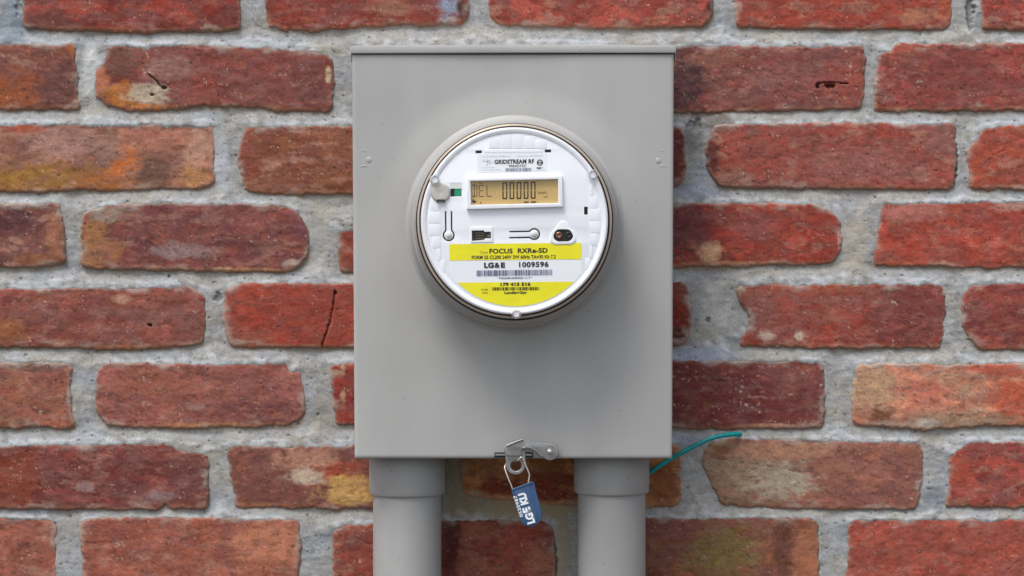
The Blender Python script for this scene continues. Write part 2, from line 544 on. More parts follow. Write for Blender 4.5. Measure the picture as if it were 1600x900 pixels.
brick([(1115, 194), (1300, 192), (1494, 193), (1494, 255), (1490, 296), (1330, 295), (1125, 292), (1106, 265), (1103, 230)], 12, (170, 76, 64), (152, 86, 80), .75, .4,
      [(1112, 245, 10, 36, (112, 56, 52)), (1340, 262, 90, 28, (166, 98, 92)), (1145, 280, 34, 14, (166, 112, 98)), (1470, 220, 26, 24, (160, 100, 96))])
brick([(1560, 196), (1862, 194), (1862, 296), (1517, 296), (1510, 232), (1528, 218), (1536, 202)], 8, (184, 82, 60), (162, 70, 56), .7, .25, rag=1.4,
      cracks=[[(1545, 250), (1560, 238), (1585, 228)]])
# row 3
brick([(-225, 318), (93, 318), (100, 360), (101, 410), (60, 416), (-225, 418)], 8, (118, 70, 68), (134, 84, 76), .8, .35,
      [(86, 370, 15, 48, (170, 110, 84)), (15, 340, 40, 20, (100, 58, 66)), (60, 405, 40, 8, (160, 98, 64))])
brick([(130, 330), (165, 322), (190, 318), (425, 318), (462, 327), (482, 355), (483, 385), (474, 412), (450, 424), (330, 423), (180, 420), (128, 417), (126, 370)], 12,
      (130, 68, 64), (122, 70, 76), .7, .35,
      [(145, 380, 22, 46, (172, 118, 76)), (180, 392, 14, 18, (165, 105, 62)), (168, 334, 26, 14, (168, 150, 138)), (285, 392, 52, 12, (156, 128, 130)),
       (470, 350, 18, 22, (126, 72, 82)), (345, 421, 16, 4, (235, 200, 165)), (455, 411, 13, 6, (190, 165, 155)), (395, 422, 50, 3, (220, 160, 110))])
brick([(529, 364), (548, 358), (880, 358), (880, 424), (531, 425), (527, 390)], 6, (148, 62, 42), (132, 52, 40), .6, .25, [(531, 385, 6, 20, (165, 110, 85))])
brick([(978, 320), (1180, 317), (1268, 318), (1300, 328), (1312, 350), (1316, 372), (1311, 400), (1298, 412), (1200, 414), (978, 418)], 12, (168, 62, 48), (150, 66, 56), .6, .2,
      [(1065, 350, 46, 48, (124, 64, 68)), (1110, 393, 18, 17, (224, 174, 140)), (1150, 412, 70, 4, (200, 140, 105)), (1180, 350, 40, 20, (165, 82, 76)), (1312, 372, 4, 14, (210, 160, 145))],
      cracks=[[(1128, 380), (1129, 405)]])
brick([(1378, 316), (1715, 315), (1715, 420), (1520, 418), (1365, 413), (1367, 380), (1374, 345)], 8, (184, 74, 56), (162, 64, 50), .7, .3,
      [(1425, 330, 56, 16, (186, 112, 104)), (1590, 322, 30, 8, (180, 130, 120))], rag=1.2)
# row 4
brick([(-18, 451), (100, 451), (300, 447), (318, 460), (321, 500), (318, 536), (280, 541), (200, 547), (100, 543), (-18, 541)], 10, (140, 72, 64), (154, 88, 74), .7, .4,
      [(10, 518, 34, 22, (164, 98, 62)), (190, 466, 12, 8, (200, 150, 125)), (300, 510, 24, 30, (140, 84, 78)), (200, 543, 60, 4, (180, 110, 70))], pits=[(234, 508, 4, 2.5)])
brick([(352, 452), (375, 442), (700, 442), (700, 543), (360, 542), (349, 500)], 9, (168, 66, 48), (156, 68, 56), .6, .2,
      [(380, 530, 40, 12, (160, 84, 62))], rag=.8, cracks=[[(524, 455), (520, 480), (515, 505), (508, 525), (503, 541)]], pits=[(524, 457, 3, 4)])
brick([(735, 442), (1068, 440), (1078, 455), (1079, 500), (1074, 532), (1060, 538), (735, 540)], 10, (146, 48, 32), (118, 40, 30), .6, .15, [(1062, 525, 16, 14, (84, 40, 30))])
brick([(1152, 444), (1474, 443), (1478, 470), (1475, 530), (1468, 543), (1330, 544), (1156, 540), (1170, 510), (1172, 490), (1154, 470)], 9, (156, 64, 52), (164, 96, 88), .75, .6,
      [(1420, 490, 64, 52, (132, 64, 62)), (1185, 480, 34, 40, (158, 94, 88)), (1155, 450, 10, 12, (190, 170, 145)), (1200, 526, 12, 8, (215, 185, 170)), (1248, 525, 8, 8, (215, 185, 170)), (1270, 450, 80, 12, (168, 84, 62))], rag=1.5)
brick([(1512, 446), (1560, 442), (1850, 442), (1850, 547), (1530, 546), (1505, 515), (1503, 470)], 11, (144, 64, 58), (124, 62, 62), .6, .25)
# row 5
brick([(-225, 566), (100, 566), (113, 572), (108, 600), (114, 640), (116, 668), (-225, 668)], 8, (156, 88, 72), (170, 106, 84), .8, .6,
      [(20, 655, 24, 8, (140, 100, 80)), (60, 575, 40, 8, (128, 90, 82))], rag=1.3)
brick([(150, 576), (163, 567), (300, 569), (450, 567), (452, 580), (469, 576), (474, 610), (479, 645), (455, 664), (380, 668), (240, 669), (166, 664), (150, 645)], 9,
      (160, 92, 84), (146, 76, 68), .65, .4, [(240, 600, 60, 24, (164, 96, 80)), (340, 664, 100, 4, (190, 130, 90)), (410, 640, 60, 20, (132, 76, 76)), (305, 637, 12, 6, (185, 140, 135))],
      rag=1.1, cracks=[[(212, 645), (211, 656), (213, 664)], [(165, 568), (150, 575)]])
brick([(516, 572), (530, 568), (880, 568), (880, 664), (526, 664), (520, 630)], 6, (152, 46, 38), (136, 42, 36), .6, .3,
      [(525, 582, 10, 4, (190, 160, 135)), (536, 577, 4, 9, (200, 165, 130)), (536, 620, 4, 10, (195, 150, 120))])
brick([(940, 562), (1280, 564), (1288, 575), (1290, 640), (1284, 668), (1100, 670), (940, 664)], 7, (122, 52, 52), (112, 50, 54), .6, .95,
      [(1240, 590, 50, 24, (138, 76, 74)), (1200, 666, 50, 4, (200, 150, 130))])
brick([(1340, 572), (1380, 568), (1695, 568), (1695, 666), (1540, 664), (1440, 671), (1332, 664), (1330, 620)], 9, (204, 128, 98), (212, 162, 138), .85, .6,
      [(1360, 605, 40, 34, (206, 164, 130)), (1586, 625, 40, 44, (202, 92, 62)), (1500, 655, 100, 12, (170, 132, 108)), (1375, 650, 22, 12, (130, 84, 54)),
       (1445, 615, 40, 26, (204, 118, 98)), (1455, 663, 26, 9, (196, 182, 172)), (1560, 575, 60, 10, (205, 96, 70))], rag=1.2,
      cracks=[[(1365, 640), (1385, 652), (1400, 660)], [(1440, 640), (1480, 645), (1530, 655)]])
# row 6
brick([(-20, 698), (80, 694), (255, 693), (285, 703), (324, 711), (326, 750), (322, 794), (270, 795), (258, 784), (248, 796), (-20, 795)], 6, (122, 54, 50), (114, 62, 64), .65, .5,
      [(28, 748, 36, 44, (140, 62, 40)), (250, 775, 26, 10, (150, 118, 122)), (290, 750, 30, 30, (118, 66, 66)), (135, 760, 14, 10, (170, 130, 132))],
      cracks=[[(195, 725), (205, 732)]])
brick([(354, 704), (372, 697), (690, 696), (690, 795), (368, 794), (362, 750)], 8, (132, 76, 66), (122, 70, 60), .7, .4,
      [(482, 718, 50, 20, (196, 140, 120)), (528, 738, 46, 14, (176, 74, 48)), (545, 768, 46, 26, (218, 168, 98)), (476, 746, 28, 12, (212, 186, 168)), (400, 790, 60, 4, (170, 100, 70))], rag=1.2)
brick([(716, 696), (1062, 694), (1066, 740), (1064, 786), (1052, 793), (1000, 792), (900, 790), (800, 782), (724, 774)], 10, (206, 142, 84), (182, 112, 66), .8, .3,
      [(790, 762, 36, 14, (140, 60, 40)), (850, 768, 50, 18, (132, 52, 36)), (870, 745, 40, 14, (145, 66, 40)), (1045, 750, 28, 44, (150, 88, 50))], rag=1.3)
brick([(1108, 690), (1150, 684), (1300, 688), (1440, 690), (1441, 740), (1438, 780), (1430, 795), (1250, 795), (1130, 788), (1112, 760), (1096, 712)], 8, (156, 96, 82), (140, 86, 80), .75, .3,
      [(1145, 732, 62, 48, (162, 132, 110)), (1218, 752, 54, 30, (184, 168, 150)), (1220, 705, 90, 13, (186, 134, 110)), (1120, 700, 20, 16, (150, 100, 70)), (1150, 785, 60, 8, (150, 118, 92)), (1300, 730, 40, 12, (170, 112, 92))],
      rag=1.2, cracks=[[(1110, 715), (1150, 722), (1200, 728), (1250, 738)], [(1112, 770), (1140, 780), (1180, 786)]])
brick([(1512, 690), (1840, 690), (1840, 793), (1480, 792), (1484, 750), (1482, 716), (1494, 704)], 7, (166, 70, 58), (134, 60, 58), .7, .25, [(1500, 730, 20, 30, (180, 78, 58))], rag=1.3)
# row 7
brick([(-225, 808), (76, 808), (87, 824), (88, 912), (-225, 912)], 8, (172, 98, 80), (154, 86, 70), .75, .4, rag=1.1)
brick([(123, 820), (135, 810), (300, 808), (468, 812), (470, 850), (464, 912), (131, 912)], 9, (168, 92, 72), (152, 80, 66), .7, .4,
      [(420, 850, 60, 36, (198, 124, 96)), (180, 820, 50, 10, (160, 86, 76))])
brick([(518, 830), (535, 820), (700, 812), (850, 812), (866, 826), (869, 912), (520, 912)], 12, (154, 68, 54), (134, 60, 48), .65, .5,
      [(740, 835, 30, 18, (172, 98, 80)), (820, 820, 50, 8, (160, 80, 62)), (845, 880, 26, 24, (176, 108, 86)), (740, 890, 40, 20, (170, 100, 82)), (705, 850, 14, 60, (96, 44, 40))])  # last patch: shadow of the left pipe, painted into the brick colour
brick([(905, 808), (1268, 808), (1280, 818), (1279, 912), (905, 912)], 8, (142, 86, 62), (132, 72, 56), .75, .3,
      [(1125, 862, 60, 44, (136, 112, 66)), (1050, 828, 60, 16, (140, 84, 78)), (1262, 865, 20, 50, (182, 112, 80)), (1222, 850, 14, 60, (110, 66, 48))])
brick([(1324, 820), (1335, 811), (1690, 812), (1690, 912), (1318, 912), (1326, 870)], 8, (172, 78, 62), (158, 70, 60), .6, .2, rag=1.2,
      cracks=[[(1570, 895), (1588, 878), (1600, 872)]])

ROWS = [(-58, 46), (70, 172), (194, 298), (318, 418), (444, 544), (567, 667), (694, 794), (810, 912)]
ENDS = [(-340, 1872), (-222, 1715), (-15, 1862), (-225, 1715), (-18, 1850), (-225, 1695), (-20, 1840), (-225, 1690)]
PAL = [((150, 68, 58), (130, 62, 56)), ((168, 74, 60), (150, 66, 54)), ((132, 66, 60), (120, 66, 66)), ((172, 96, 78), (154, 86, 70)),
       ((160, 62, 46), (142, 60, 50)), ((176, 118, 92), (150, 96, 76)), ((122, 54, 52), (112, 54, 56))]
rb = random.Random(11)
U0, U1, V0, V1 = -640, 2240, -440, 1290
def rnd_brick(a, b, t, c):
    p = rb.choice(PAL)
    j = lambda k=3: rb.uniform(-k, k)
    brick([(a + j(), t + j()), ((a + b) / 2, t + j(2)), (b + j(), t + j()), (b + j(), c + j()), ((a + b) / 2, c + j(2)), (a + j(), c + j())],
          rb.uniform(7, 12), p[0], p[1], .75, rb.uniform(.15, .6))
N_HERE = len(B)
def fill_row(t, c, ends):
    if ends is None:
        a = U0 + rb.uniform(-180, 0)
        while a < U1 - 100:
            w = 338 + rb.uniform(-14, 14); rnd_brick(a, a + w, t, c); a += w + 30 + rb.uniform(-6, 8)
    else:
        a = ends[0]
        while a > U0 + 60:
            b = a - 32 - rb.uniform(-6, 8); a = b - 338 - rb.uniform(-14, 14); rnd_brick(a, b, t, c)
        b = ends[1]
        while b < U1 - 60:
            a = b + 32 + rb.uniform(-6, 8); b = a + 338 + rb.uniform(-14, 14); rnd_brick(a, b, t, c)
for (t, c), e in zip(ROWS, ENDS):
    fill_row(t, c, e)
for k in range(1, 4):
    fill_row(-58 - 125 * k, 44 - 125 * k, None)
    fill_row(810 + 125 * k, 912 + 125 * k, None)

wall = empty('brick_wall', 'old red brick wall with uneven light grey mortar joints behind the grey meter box', 'wall', (0, 0, ZC))

def axis(lo, hi, flo, fhi, fine, coarse):
    a = np.arange(lo, flo, coarse); b = np.arange(flo, fhi, fine); c = np.arange(fhi, hi + coarse, coarse)
    return np.concatenate([a, b, c])

def brick_sdf(b, px, py, k):
    d = poly_sdf(px, py, b['poly'])
    rag = b['rag']
    d = d + rag * (2.6 * fbm(px / 34, py / 34, 100 + k, 3) + 1.9 * fbm(px / 9, py / 9, 300 + k, 3)) + 2.2
    return d

for k, b in enumerate(B):
    b['poly'] = round_poly(b['pts'], b['r'])
    b['strong'] = bool(b['pits']) or b['rag'] == .8

# field of signed distances for the mortar sheet
mu = axis(-820, 2560, -30, 1630, 1.7, 5.0)
mv = axis(-520, 1350, -20, 920, 1.7, 5.0)
MU, MV = np.meshgrid(mu, mv)
SD = np.full(MU.shape, -60.0)
for k, b in enumerate(B):
    pl = b['poly']; m = 40
    i0, i1 = np.searchsorted(mu, [pl[:, 0].min() - m, pl[:, 0].max() + m])
    j0, j1 = np.searchsorted(mv, [pl[:, 1].min() - m, pl[:, 1].max() + m])
    if i1 <= i0 or j1 <= j0: continue
    sub = brick_sdf(b, MU[j0:j1, i0:i1], MV[j0:j1, i0:i1], k)
    SD[j0:j1, i0:i1] = np.maximum(SD[j0:j1, i0:i1], sub)
def shift_rows(A, dv):
    out = np.empty_like(A)
    tgt = mv + dv
    idx = np.clip(np.searchsorted(mv, tgt), 0, len(mv) - 1)
    return A[idx]
up = shift_rows(SD, -10); dn = shift_rows(SD, 10)
g = np.clip((dn - up) / 18.0, -1, 1)             # +1: brick just below, -1: brick just above
mm = 0.001
HM = (-2.2 + 1.7 * g) * mm
HM += 1.2 * mm * fbm(MU / 70, MV / 45, 5, 3) + 0.34 * mm * fbm(MU / 20, MV / 9, 6, 3) + 0.17 * mm * fbm(MU / 4.6, MV / 3.4, 7, 3)
pitn = fbm(MU / 7, MV / 6, 8, 2)
pit = sstep(0.62, 0.82, pitn)
HM -= 1.4 * mm * pit
HM -= np.maximum(0, SD - 2.5) * 0.33 * mm
# ragged slots where mortar has fallen out of some head joints
for (cu, cv, ru, rv, dep) in [(1517, 15, 7, 26, 6), (1493, 250, 4, 28, 5), (1060, 478, 3, 3, 0), (1108, 500, 4, 4, 5), (263, 433, 2.5, 2.5, 4), (28, 10, 6, 14, 2),
                              (1085, 195, 12, 10, 3), (866, 880, 5, 30, 5), (1415, 780, 8, 10, 3), (85, 828, 3, 12, 4), (340, 465, 6, 8, 3), (497, 648, 2, 2, 3)]:
    e = np.sqrt(((MU - cu) / ru) ** 2 + ((MV - cv) / rv) ** 2) + 0.8 * fbm(MU / 8, MV / 8, 77, 3)
    HM -= dep * mm * (1 - sstep(0.6, 1.15, e))
# colour of the mortar
def mixc(c, col, w):
    return c * (1 - w[..., None]) + np.array(lin(col)) * w[..., None]
n1 = fbm(MU / 90, MV / 45, 41, 4); n2 = fbm(MU / 16, MV / 12, 42, 3); n3 = fbm(MU / 4, MV / 3.2, 43, 3); n4 = fbm(MU / 2.6, MV / 2.6, 44, 2)
CM = np.zeros(MU.shape + (3,)) + np.array(lin((166, 165, 162)))
CM = mixc(CM, (156, 163, 173), sstep(-0.1, 0.6, n1) * 0.55)
CM = mixc(CM, (178, 169, 150), sstep(0.0, 0.6, -n1) * 0.5)
CM = mixc(CM, (192, 193, 192), sstep(0.1, 0.6, n2) * 0.45)
CM = mixc(CM, (134, 133, 128), sstep(0.1, 0.6, -n2) * 0.45)
CM = mixc(CM, (84, 82, 80), sstep(0.38, 0.66, n3) * 0.55 * sstep(-0.2, 0.5, fbm(MU / 50, MV / 30, 47, 2)))
CM = mixc(CM, (222, 220, 214), sstep(0.38, 0.7, -n3) * 0.35)
CM *= (1 + 0.12 * n4)[..., None]
CM = mixc(CM, (60, 56, 54), pit * 0.6)
CM = CM * np.array([0.86, 0.865, 0.88])
# greenish-brown stain just below the bricks, with their shadow painted into it
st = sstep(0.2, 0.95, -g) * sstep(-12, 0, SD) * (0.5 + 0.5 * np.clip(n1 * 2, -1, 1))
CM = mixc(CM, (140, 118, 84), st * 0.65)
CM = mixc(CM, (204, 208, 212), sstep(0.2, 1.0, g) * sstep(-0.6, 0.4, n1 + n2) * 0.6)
for (cu, cv, ru, rv, col, w) in [(1092, 555, 60, 14, (142, 152, 178), .6), (1085, 300, 50, 12, (144, 154, 178), .5), (1100, 268, 26, 34, (152, 162, 182), .4), (1080, 690, 40, 16, (144, 152, 172), .5),
                                 (800, 795, 110, 16, (160, 142, 106), .8), (720, 740, 40, 60, (150, 134, 100), .7), (880, 850, 14, 60, (158, 146, 120), .7),
                                 (1120, 192, 30, 14, (90, 78, 62), .6), (1085, 215, 16, 40, (95, 92, 88), .6), (1460, 780, 16, 20, (110, 118, 130), .7), (1430, 795, 40, 6, (120, 128, 138), .6),
                                 (140, 110, 14, 50, (205, 208, 206), .6), (345, 250, 14, 50, (190, 196, 204), .5), (1335, 370, 22, 50, (176, 166, 152), .7),
                                 (500, 380, 30, 60, (170, 166, 158), .6), (1120, 480, 30, 40, (184, 184, 178), .6), (20, 35, 30, 40, (120, 136, 152), .6),
                                 (505, 650, 20, 50, (150, 142, 128), .5), (455, 350, 6, 6, (190, 160, 140), .3)]:
    e = np.sqrt(((MU - cu) / ru) ** 2 + ((MV - cv) / rv) ** 2) + 0.45 * fbm(MU / 22, MV / 22, 78, 3)
    CM = mixc(CM, col, (1 - sstep(0.5, 1.25, e)) * w)

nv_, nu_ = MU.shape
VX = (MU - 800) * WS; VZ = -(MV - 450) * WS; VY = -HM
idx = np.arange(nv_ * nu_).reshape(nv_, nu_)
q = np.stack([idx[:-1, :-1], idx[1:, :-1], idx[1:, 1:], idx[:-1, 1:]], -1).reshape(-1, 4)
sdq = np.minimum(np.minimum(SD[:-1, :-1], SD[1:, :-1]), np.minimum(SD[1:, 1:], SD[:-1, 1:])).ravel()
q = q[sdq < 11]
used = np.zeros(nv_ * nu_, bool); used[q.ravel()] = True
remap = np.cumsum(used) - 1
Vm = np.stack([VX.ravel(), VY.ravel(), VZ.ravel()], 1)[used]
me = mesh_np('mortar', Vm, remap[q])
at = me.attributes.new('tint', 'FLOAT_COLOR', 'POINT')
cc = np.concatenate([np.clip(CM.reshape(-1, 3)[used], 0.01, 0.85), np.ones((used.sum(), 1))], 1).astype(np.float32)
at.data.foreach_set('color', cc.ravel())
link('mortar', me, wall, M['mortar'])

def seg_dist(px, py, pts):
    d2 = np.full(px.shape, 1e9)
    for (ax, ay), (bx, by) in zip(pts[:-1], pts[1:]):
        ex, ey = bx - ax, by - ay; L = ex * ex + ey * ey + 1e-9
        t = np.clip(((px - ax) * ex + (py - ay) * ey) / L, 0, 1)
        d2 = np.minimum(d2, (px - ax - t * ex) ** 2 + (py - ay - t * ey) ** 2)
    return np.sqrt(d2)

def build_brick(b, k):
    pl = b['poly']
    a0, a1 = pl[:, 0].min() - 7, pl[:, 0].max() + 7
    c0, c1 = pl[:, 1].min() - 7, pl[:, 1].max() + 7
    seen = a1 > -10 and a0 < 1610 and c1 > -10 and c0 < 910
    hidden = (a0 > 548 and a1 < 1052 and c0 > 60 and c1 < 716)
    fine = 1.7 if seen and not hidden else 4.0
    if seen:
        c1 = min(c1, 1000); 
    us = np.arange(a0, a1 + fine, fine); vs = np.arange(c0, c1 + fine, fine)
    X, Y = np.meshgrid(us, vs)
    d = brick_sdf(b, X, Y, k)
    rn = random.Random(900 + k)
    s = 500 + k * 7
    cu, cv = (a0 + a1) / 2, (c0 + c1) / 2
    # the profile at the arris
    w = 5.5
    t = np.clip(d / w, 0, 1)
    h = -5.2 * (1 - np.sqrt(np.clip(1 - (1 - t) ** 2, 0, 1))) * mm - 0.5 * mm * (1 - sstep(0, 16, d))
    h = np.where(d < 0, -5.2 * mm + d * 2.2 * mm, h)
    lump = fbm(X / 70, Y / 45, s, 3)
    wv, wp_, wd = rn.uniform(.2, 1.1), rn.uniform(.1, 1.3), rn.uniform(.1, 1.2)
    if b['rag'] == .8: wv, wp_, wd = .3, .15, .3
    h += mm * (rn.uniform(-.6, .8) + rn.uniform(-1, 1) * (X - cu) / 200 + rn.uniform(-1, 1) * (Y - cv) / 60 * 0.8)
    h += 1.0 * mm * lump
    mid = fbm(X / 18, Y / 12, s + 1, 4)
    fold = fbm(X / 60 + 0.6 * lump, Y / 7 + 0.8 * lump, s + 2, 3)         # drag folds of hand-thrown clay
    crease = sstep(0.42, 0.62, np.abs(fold)) * sstep(0.0, 0.4, fbm(X / 40, Y / 30, s + 3, 2))
    h += 0.30 * mm * mid - 0.18 * mm * crease
    fine_n = fbm(X / 4, Y / 3.2, s + 4, 3)
    h += 0.16 * mm * fine_n
    # chipped spots: scooped areas
    chipn = fbm(X / 26, Y / 20, s + 5, 3) + 0.10 * rn.uniform(-1, 1)
    chip = sstep(0.42, 0.5, chipn)
    h -= 0.35 * mm * chip
    limen = 0.85 * fbm(X / 6.5, Y / 5, s + 6, 3) + 0.75 * fbm(X / 42, Y / 24, s + 7, 3)
    th = 0.96 - 0.36 * b['lime']
    lime = sstep(th, th + 0.16, limen)
    h += 0.3 * mm * lime
    pitn = fbm(X / 5, Y / 4.2, s + 8, 2)
    pt = sstep(0.62, 0.78, pitn)
    h -= 0.7 * mm * pt
    ck = np.zeros_like(X)
    for ci, c in enumerate(b['cracks']):
        strong = b.get('strong', False)
        cd = seg_dist(X + 1.2 * fbm(X / 12, Y / 12, s + 9, 2), Y + 1.2 * fbm(X / 12, Y / 12, s + 10, 2), c)
        brk = 1.0 if strong else 0.5 * sstep(-0.35, 0.3, fbm(X / 13, Y / 13, s + 40 + ci, 2))
        ck = np.maximum(ck, (1 - sstep(0.3, 1.6, cd)) * brk)
    for (pu, pv, pr, ps) in b['pits']:
        e = np.sqrt(((X - pu) / pr) ** 2 + ((Y - pv) / ps) ** 2) + 0.3 * fbm(X / 4, Y / 4, s + 11, 2)
        ck = np.maximum(ck, 1 - sstep(0.7, 1.15, e))
    h -= 4 * mm * ck * ck
    # colour
    C = np.zeros(X.shape + (3,)) + np.array(lin(b['base']))
    m1 = fbm(X / 55, Y / 28, s + 12, 4)
    C = mixc(C, b['mot'], sstep(-0.25, 0.35, m1) * b['ma'])
    zone = sstep(-0.05, 0.12, fbm(X / 48, Y / 34, s + 61, 5, 0.58) - 0.05)
    C = mixc(C, (148, 98, 96), zone * 0.36 * wv)
    zone2 = sstep(0.12, 0.22, fbm(X / 70, Y / 40, s + 71, 5, 0.58))
    C = mixc(C, tuple(min(255, q_ * 1.18 + 6) for q_ in b['base']), zone2 * 0.7 * wv)
    pale = sstep(0.16, 0.34, fbm(X / 44, Y / 22, s + 72, 5, 0.6) + 0.12 * (b['lime'] - 0.3))
    C = mixc(C, (188, 138, 122), pale * 0.5 * wp_)
    dark_ = sstep(0.20, 0.36, fbm(X / 52, Y / 26, s + 73, 5, 0.6))
    C = mixc(C, (104, 58, 58), dark_ * 0.45 * wd)
    for j, (pu, pv, pr, ps, col) in enumerate(b['blobs']):
        e = np.sqrt(((X - pu) / pr) ** 2 + ((Y - pv) / ps) ** 2) + 0.75 * fbm(X / 26, Y / 14, s + 13 + j, 5, 0.62)
        C = mixc(C, col, (1 - sstep(0.55, 1.35, e)) * 0.95)
    C = C * (1 + 0.24 * mid + 0.20 * fine_n)[..., None]
    streak = fbm(X / 9, Y / 2.9, s + 60, 3, 0.6)
    C = np.clip(C * (1 + 0.20 * streak)[..., None], 0.005, 1)
    h += 0.10 * mm * streak
    dust = sstep(-0.05, 0.5, fbm(X / 38, Y / 15, s + 30, 5, 0.62)) * 0.26 * (0.5 + b['lime'])
    C = mixc(C, (158, 118, 112), dust)
    veil = fbm(X / 60 + 0.5 * lump, Y / 30, s + 50, 2)
    wisp = sstep(0.12, 0.5, fbm(X / 15, Y / 6.5, s + 51, 5, 0.68)) * sstep(-0.15, 0.55, veil)
    C = mixc(C, (186, 150, 146), wisp * 0.46 * (0.45 + b['lime']))
    h += 0.25 * mm * wisp
    C = mixc(C, (136, 92, 96), sstep(0.0, 0.6, -veil) * 0.22)
    orange = sstep(0.2, 0.6, fbm(X / 22, Y / 9, s + 31, 4)) * 0.08
    C = mixc(C, (172, 92, 66), orange)
    C = mixc(C, (94, 54, 50), sstep(0.1, 0.6, fbm(X / 17, Y / 9, s + 32, 5, 0.6)) * 0.42)
    C = mixc(C, (84, 44, 40), crease * 0.18)
    C = mixc(C, (170, 96, 70), chip * 0.35)
    spk = sstep(0.5, 0.7, fbm(X / 3.0, Y / 3.0, s + 33, 2))
    clus = sstep(0.1, 0.55, fbm(X / 30, Y / 20, s + 62, 3))
    C = mixc(C, (206, 160, 146), spk * (0.06 + 0.5 * clus))
    C = mixc(C, (222, 204, 196), sstep(0.60, 0.74, fbm(X / 3.6, Y / 3.2, s + 63, 2)) * clus * 0.8)
    C = mixc(C, (40, 22, 20), pt * 0.7)
    C = mixc(C, (204, 180, 172), lime * 0.7)
    # mortar film dragged over the arris
    film = (1 - sstep(1.0, 6.5, d + 3.5 * fbm(X / 12, Y / 8, s + 34, 3))) 
    film2 = (1 - sstep(4, 15, d + 9 * fbm(X / 22, Y / 12, s + 36, 4, 0.62))) * sstep(0.0, 0.5, fbm(X / 48, Y / 34, s + 37, 2))
    C = mixc(C, (178, 166, 158), film * 0.5)
    C = mixc(C, (184, 170, 164), film2 * 0.6)
    h += 0.4 * mm * film2
    C = mixc(C, (190, 120, 78), (1 - sstep(3, 10, d + 4 * fbm(X / 30, Y / 10, s + 35, 3))) * sstep(cv, c1, Y) * 0.4)
    C = mixc(C, (36, 20, 16), ck * 0.7)
    lum = (C @ np.array([0.3, 0.6, 0.1]))[..., None]
    C = (C * 0.94 + lum * 0.06) * np.array([0.80, 0.81, 0.75])
    h = np.where(d < -3, -20 * mm, h)
    n_r, n_c = X.shape
    q = np.arange(n_r * n_c).reshape(n_r, n_c)
    F = np.stack([q[:-1, :-1], q[1:, :-1], q[1:, 1:], q[:-1, 1:]], -1).reshape(-1, 4)
    dm = np.maximum(np.maximum(d[:-1, :-1], d[1:, :-1]), np.maximum(d[1:, 1:], d[:-1, 1:])).ravel()
    F = F[dm > -3]
    used = np.zeros(n_r * n_c, bool); used[F.ravel()] = True
    rm = np.cumsum(used) - 1
    V = np.stack([((X - cu) * WS).ravel(), (-h).ravel(), (-(Y - cv) * WS).ravel()], 1)[used]
    me = mesh_np('brick', V, rm[F])
    a = me.attributes.new('tint', 'FLOAT_COLOR', 'POINT')
    cc = np.concatenate([np.clip(C.reshape(-1, 3)[used], 0.006, 0.85), np.ones((used.sum(), 1))], 1).astype(np.float32)
    a.data.foreach_set('color', cc.ravel())
    o = link('brick', me, wall, M['brick'])
    o.location = ((cu - 800) * WS, 0, -(cv - 450) * WS)
    return len(F)

tot = sum(build_brick(b, k) for k, b in enumerate(B))

# the rest of the wall beyond what the camera frames: plain courses down to the paving and up
bm = bmesh.new()
H0 = -0.002
rr = random.Random(5)
def far_row(t, c, full):
    a = -2600 + rr.uniform(-180, 0)
    while a < 4200:
        w = 338 + rr.uniform(-12, 12); b_ = a + w
        if full or b_ < -800 or a > 2520:
            add_box(bm, ((a - 800) * WS, H0 + rr.uniform(-.001, .001), -(c - 450) * WS), ((b_ - 800) * WS, 0.05, -(t - 450) * WS), 0.004, 1)
        a = b_ + 32
k = 4
while 44 - 125 * k > -1450:
    far_row(-58 - 125 * k, 44 - 125 * k, True); k += 1
k = 4
while 912 + 125 * k < 2800:
    far_row(810 + 125 * k, 912 + 125 * k, True); k += 1
for (t, c) in ROWS + [(-58 - 125 * j, 44 - 125 * j) for j in (1, 2, 3)] + [(810 + 125 * j, 912 + 125 * j) for j in (1, 2, 3)]:
    far_row(t, c, False)
fb = link('brick_course', bm_mesh('brick_course', bm), wall, M['far_brick'])
fb['kind'] = 'stuff'
bm = bmesh.new()
add_box(bm, (-2.08, 0.012, -ZC), (2.08, 0.25, 1.2), 0)
link('wall_core', bm_mesh('wall_core', bm), wall, M['far_mortar'])

# ground
bm = bmesh.new()
add_box(bm, (-40, -40, -0.2), (40, 6, 0), 0)
gr = link('ground', bm_mesh('ground', bm), None, M['ground'])
gr['kind'] = 'structure'

# ------------------------------------------------------------------ the meter box
YB = -0.11
boxc = P(802, 400, YB)
box = empty('meter_box', 'tall grey painted steel meter box on the brick wall with a round collar', 'meter box', (boxc.x, -0.005, boxc.z))
def part(name, me, mat, root):
    return attach(link(name, me, None, mat), root)

def prism(name, quad, y0, y1, bev, seg=3):
    """front quad in pixels at y0 carried straight back to y1"""
    bm = bmesh.new()
    f = [bm.verts.new(P(u, v, y0)) for (u, v) in quad]
    bk = [bm.verts.new((p.co.x, y1, p.co.z)) for p in f]
    bm.faces.new(f); bm.faces.new(bk[::-1])
    n = len(f)
    for i in range(n):
        bm.faces.new([f[i], bk[i], bk[(i + 1) % n], f[(i + 1) % n]])
    bmesh.ops.recalc_face_normals(bm, faces=bm.faces)
    if bev: bmesh.ops.bevel(bm, geom=list(bm.edges), offset=bev, segments=seg, affect='EDGES', profile=0.5)
    me = bm_mesh(name, bm); smooth(me, 40)
    return me

# shell behind, front cover in front of it with a fine shadow gap
part('box_body', prism('box_body', [(553, 80), (1051, 80), (1047.5, 712), (557, 712)], YB + 0.010, 0.004, 0.0015), M['paint'], box)
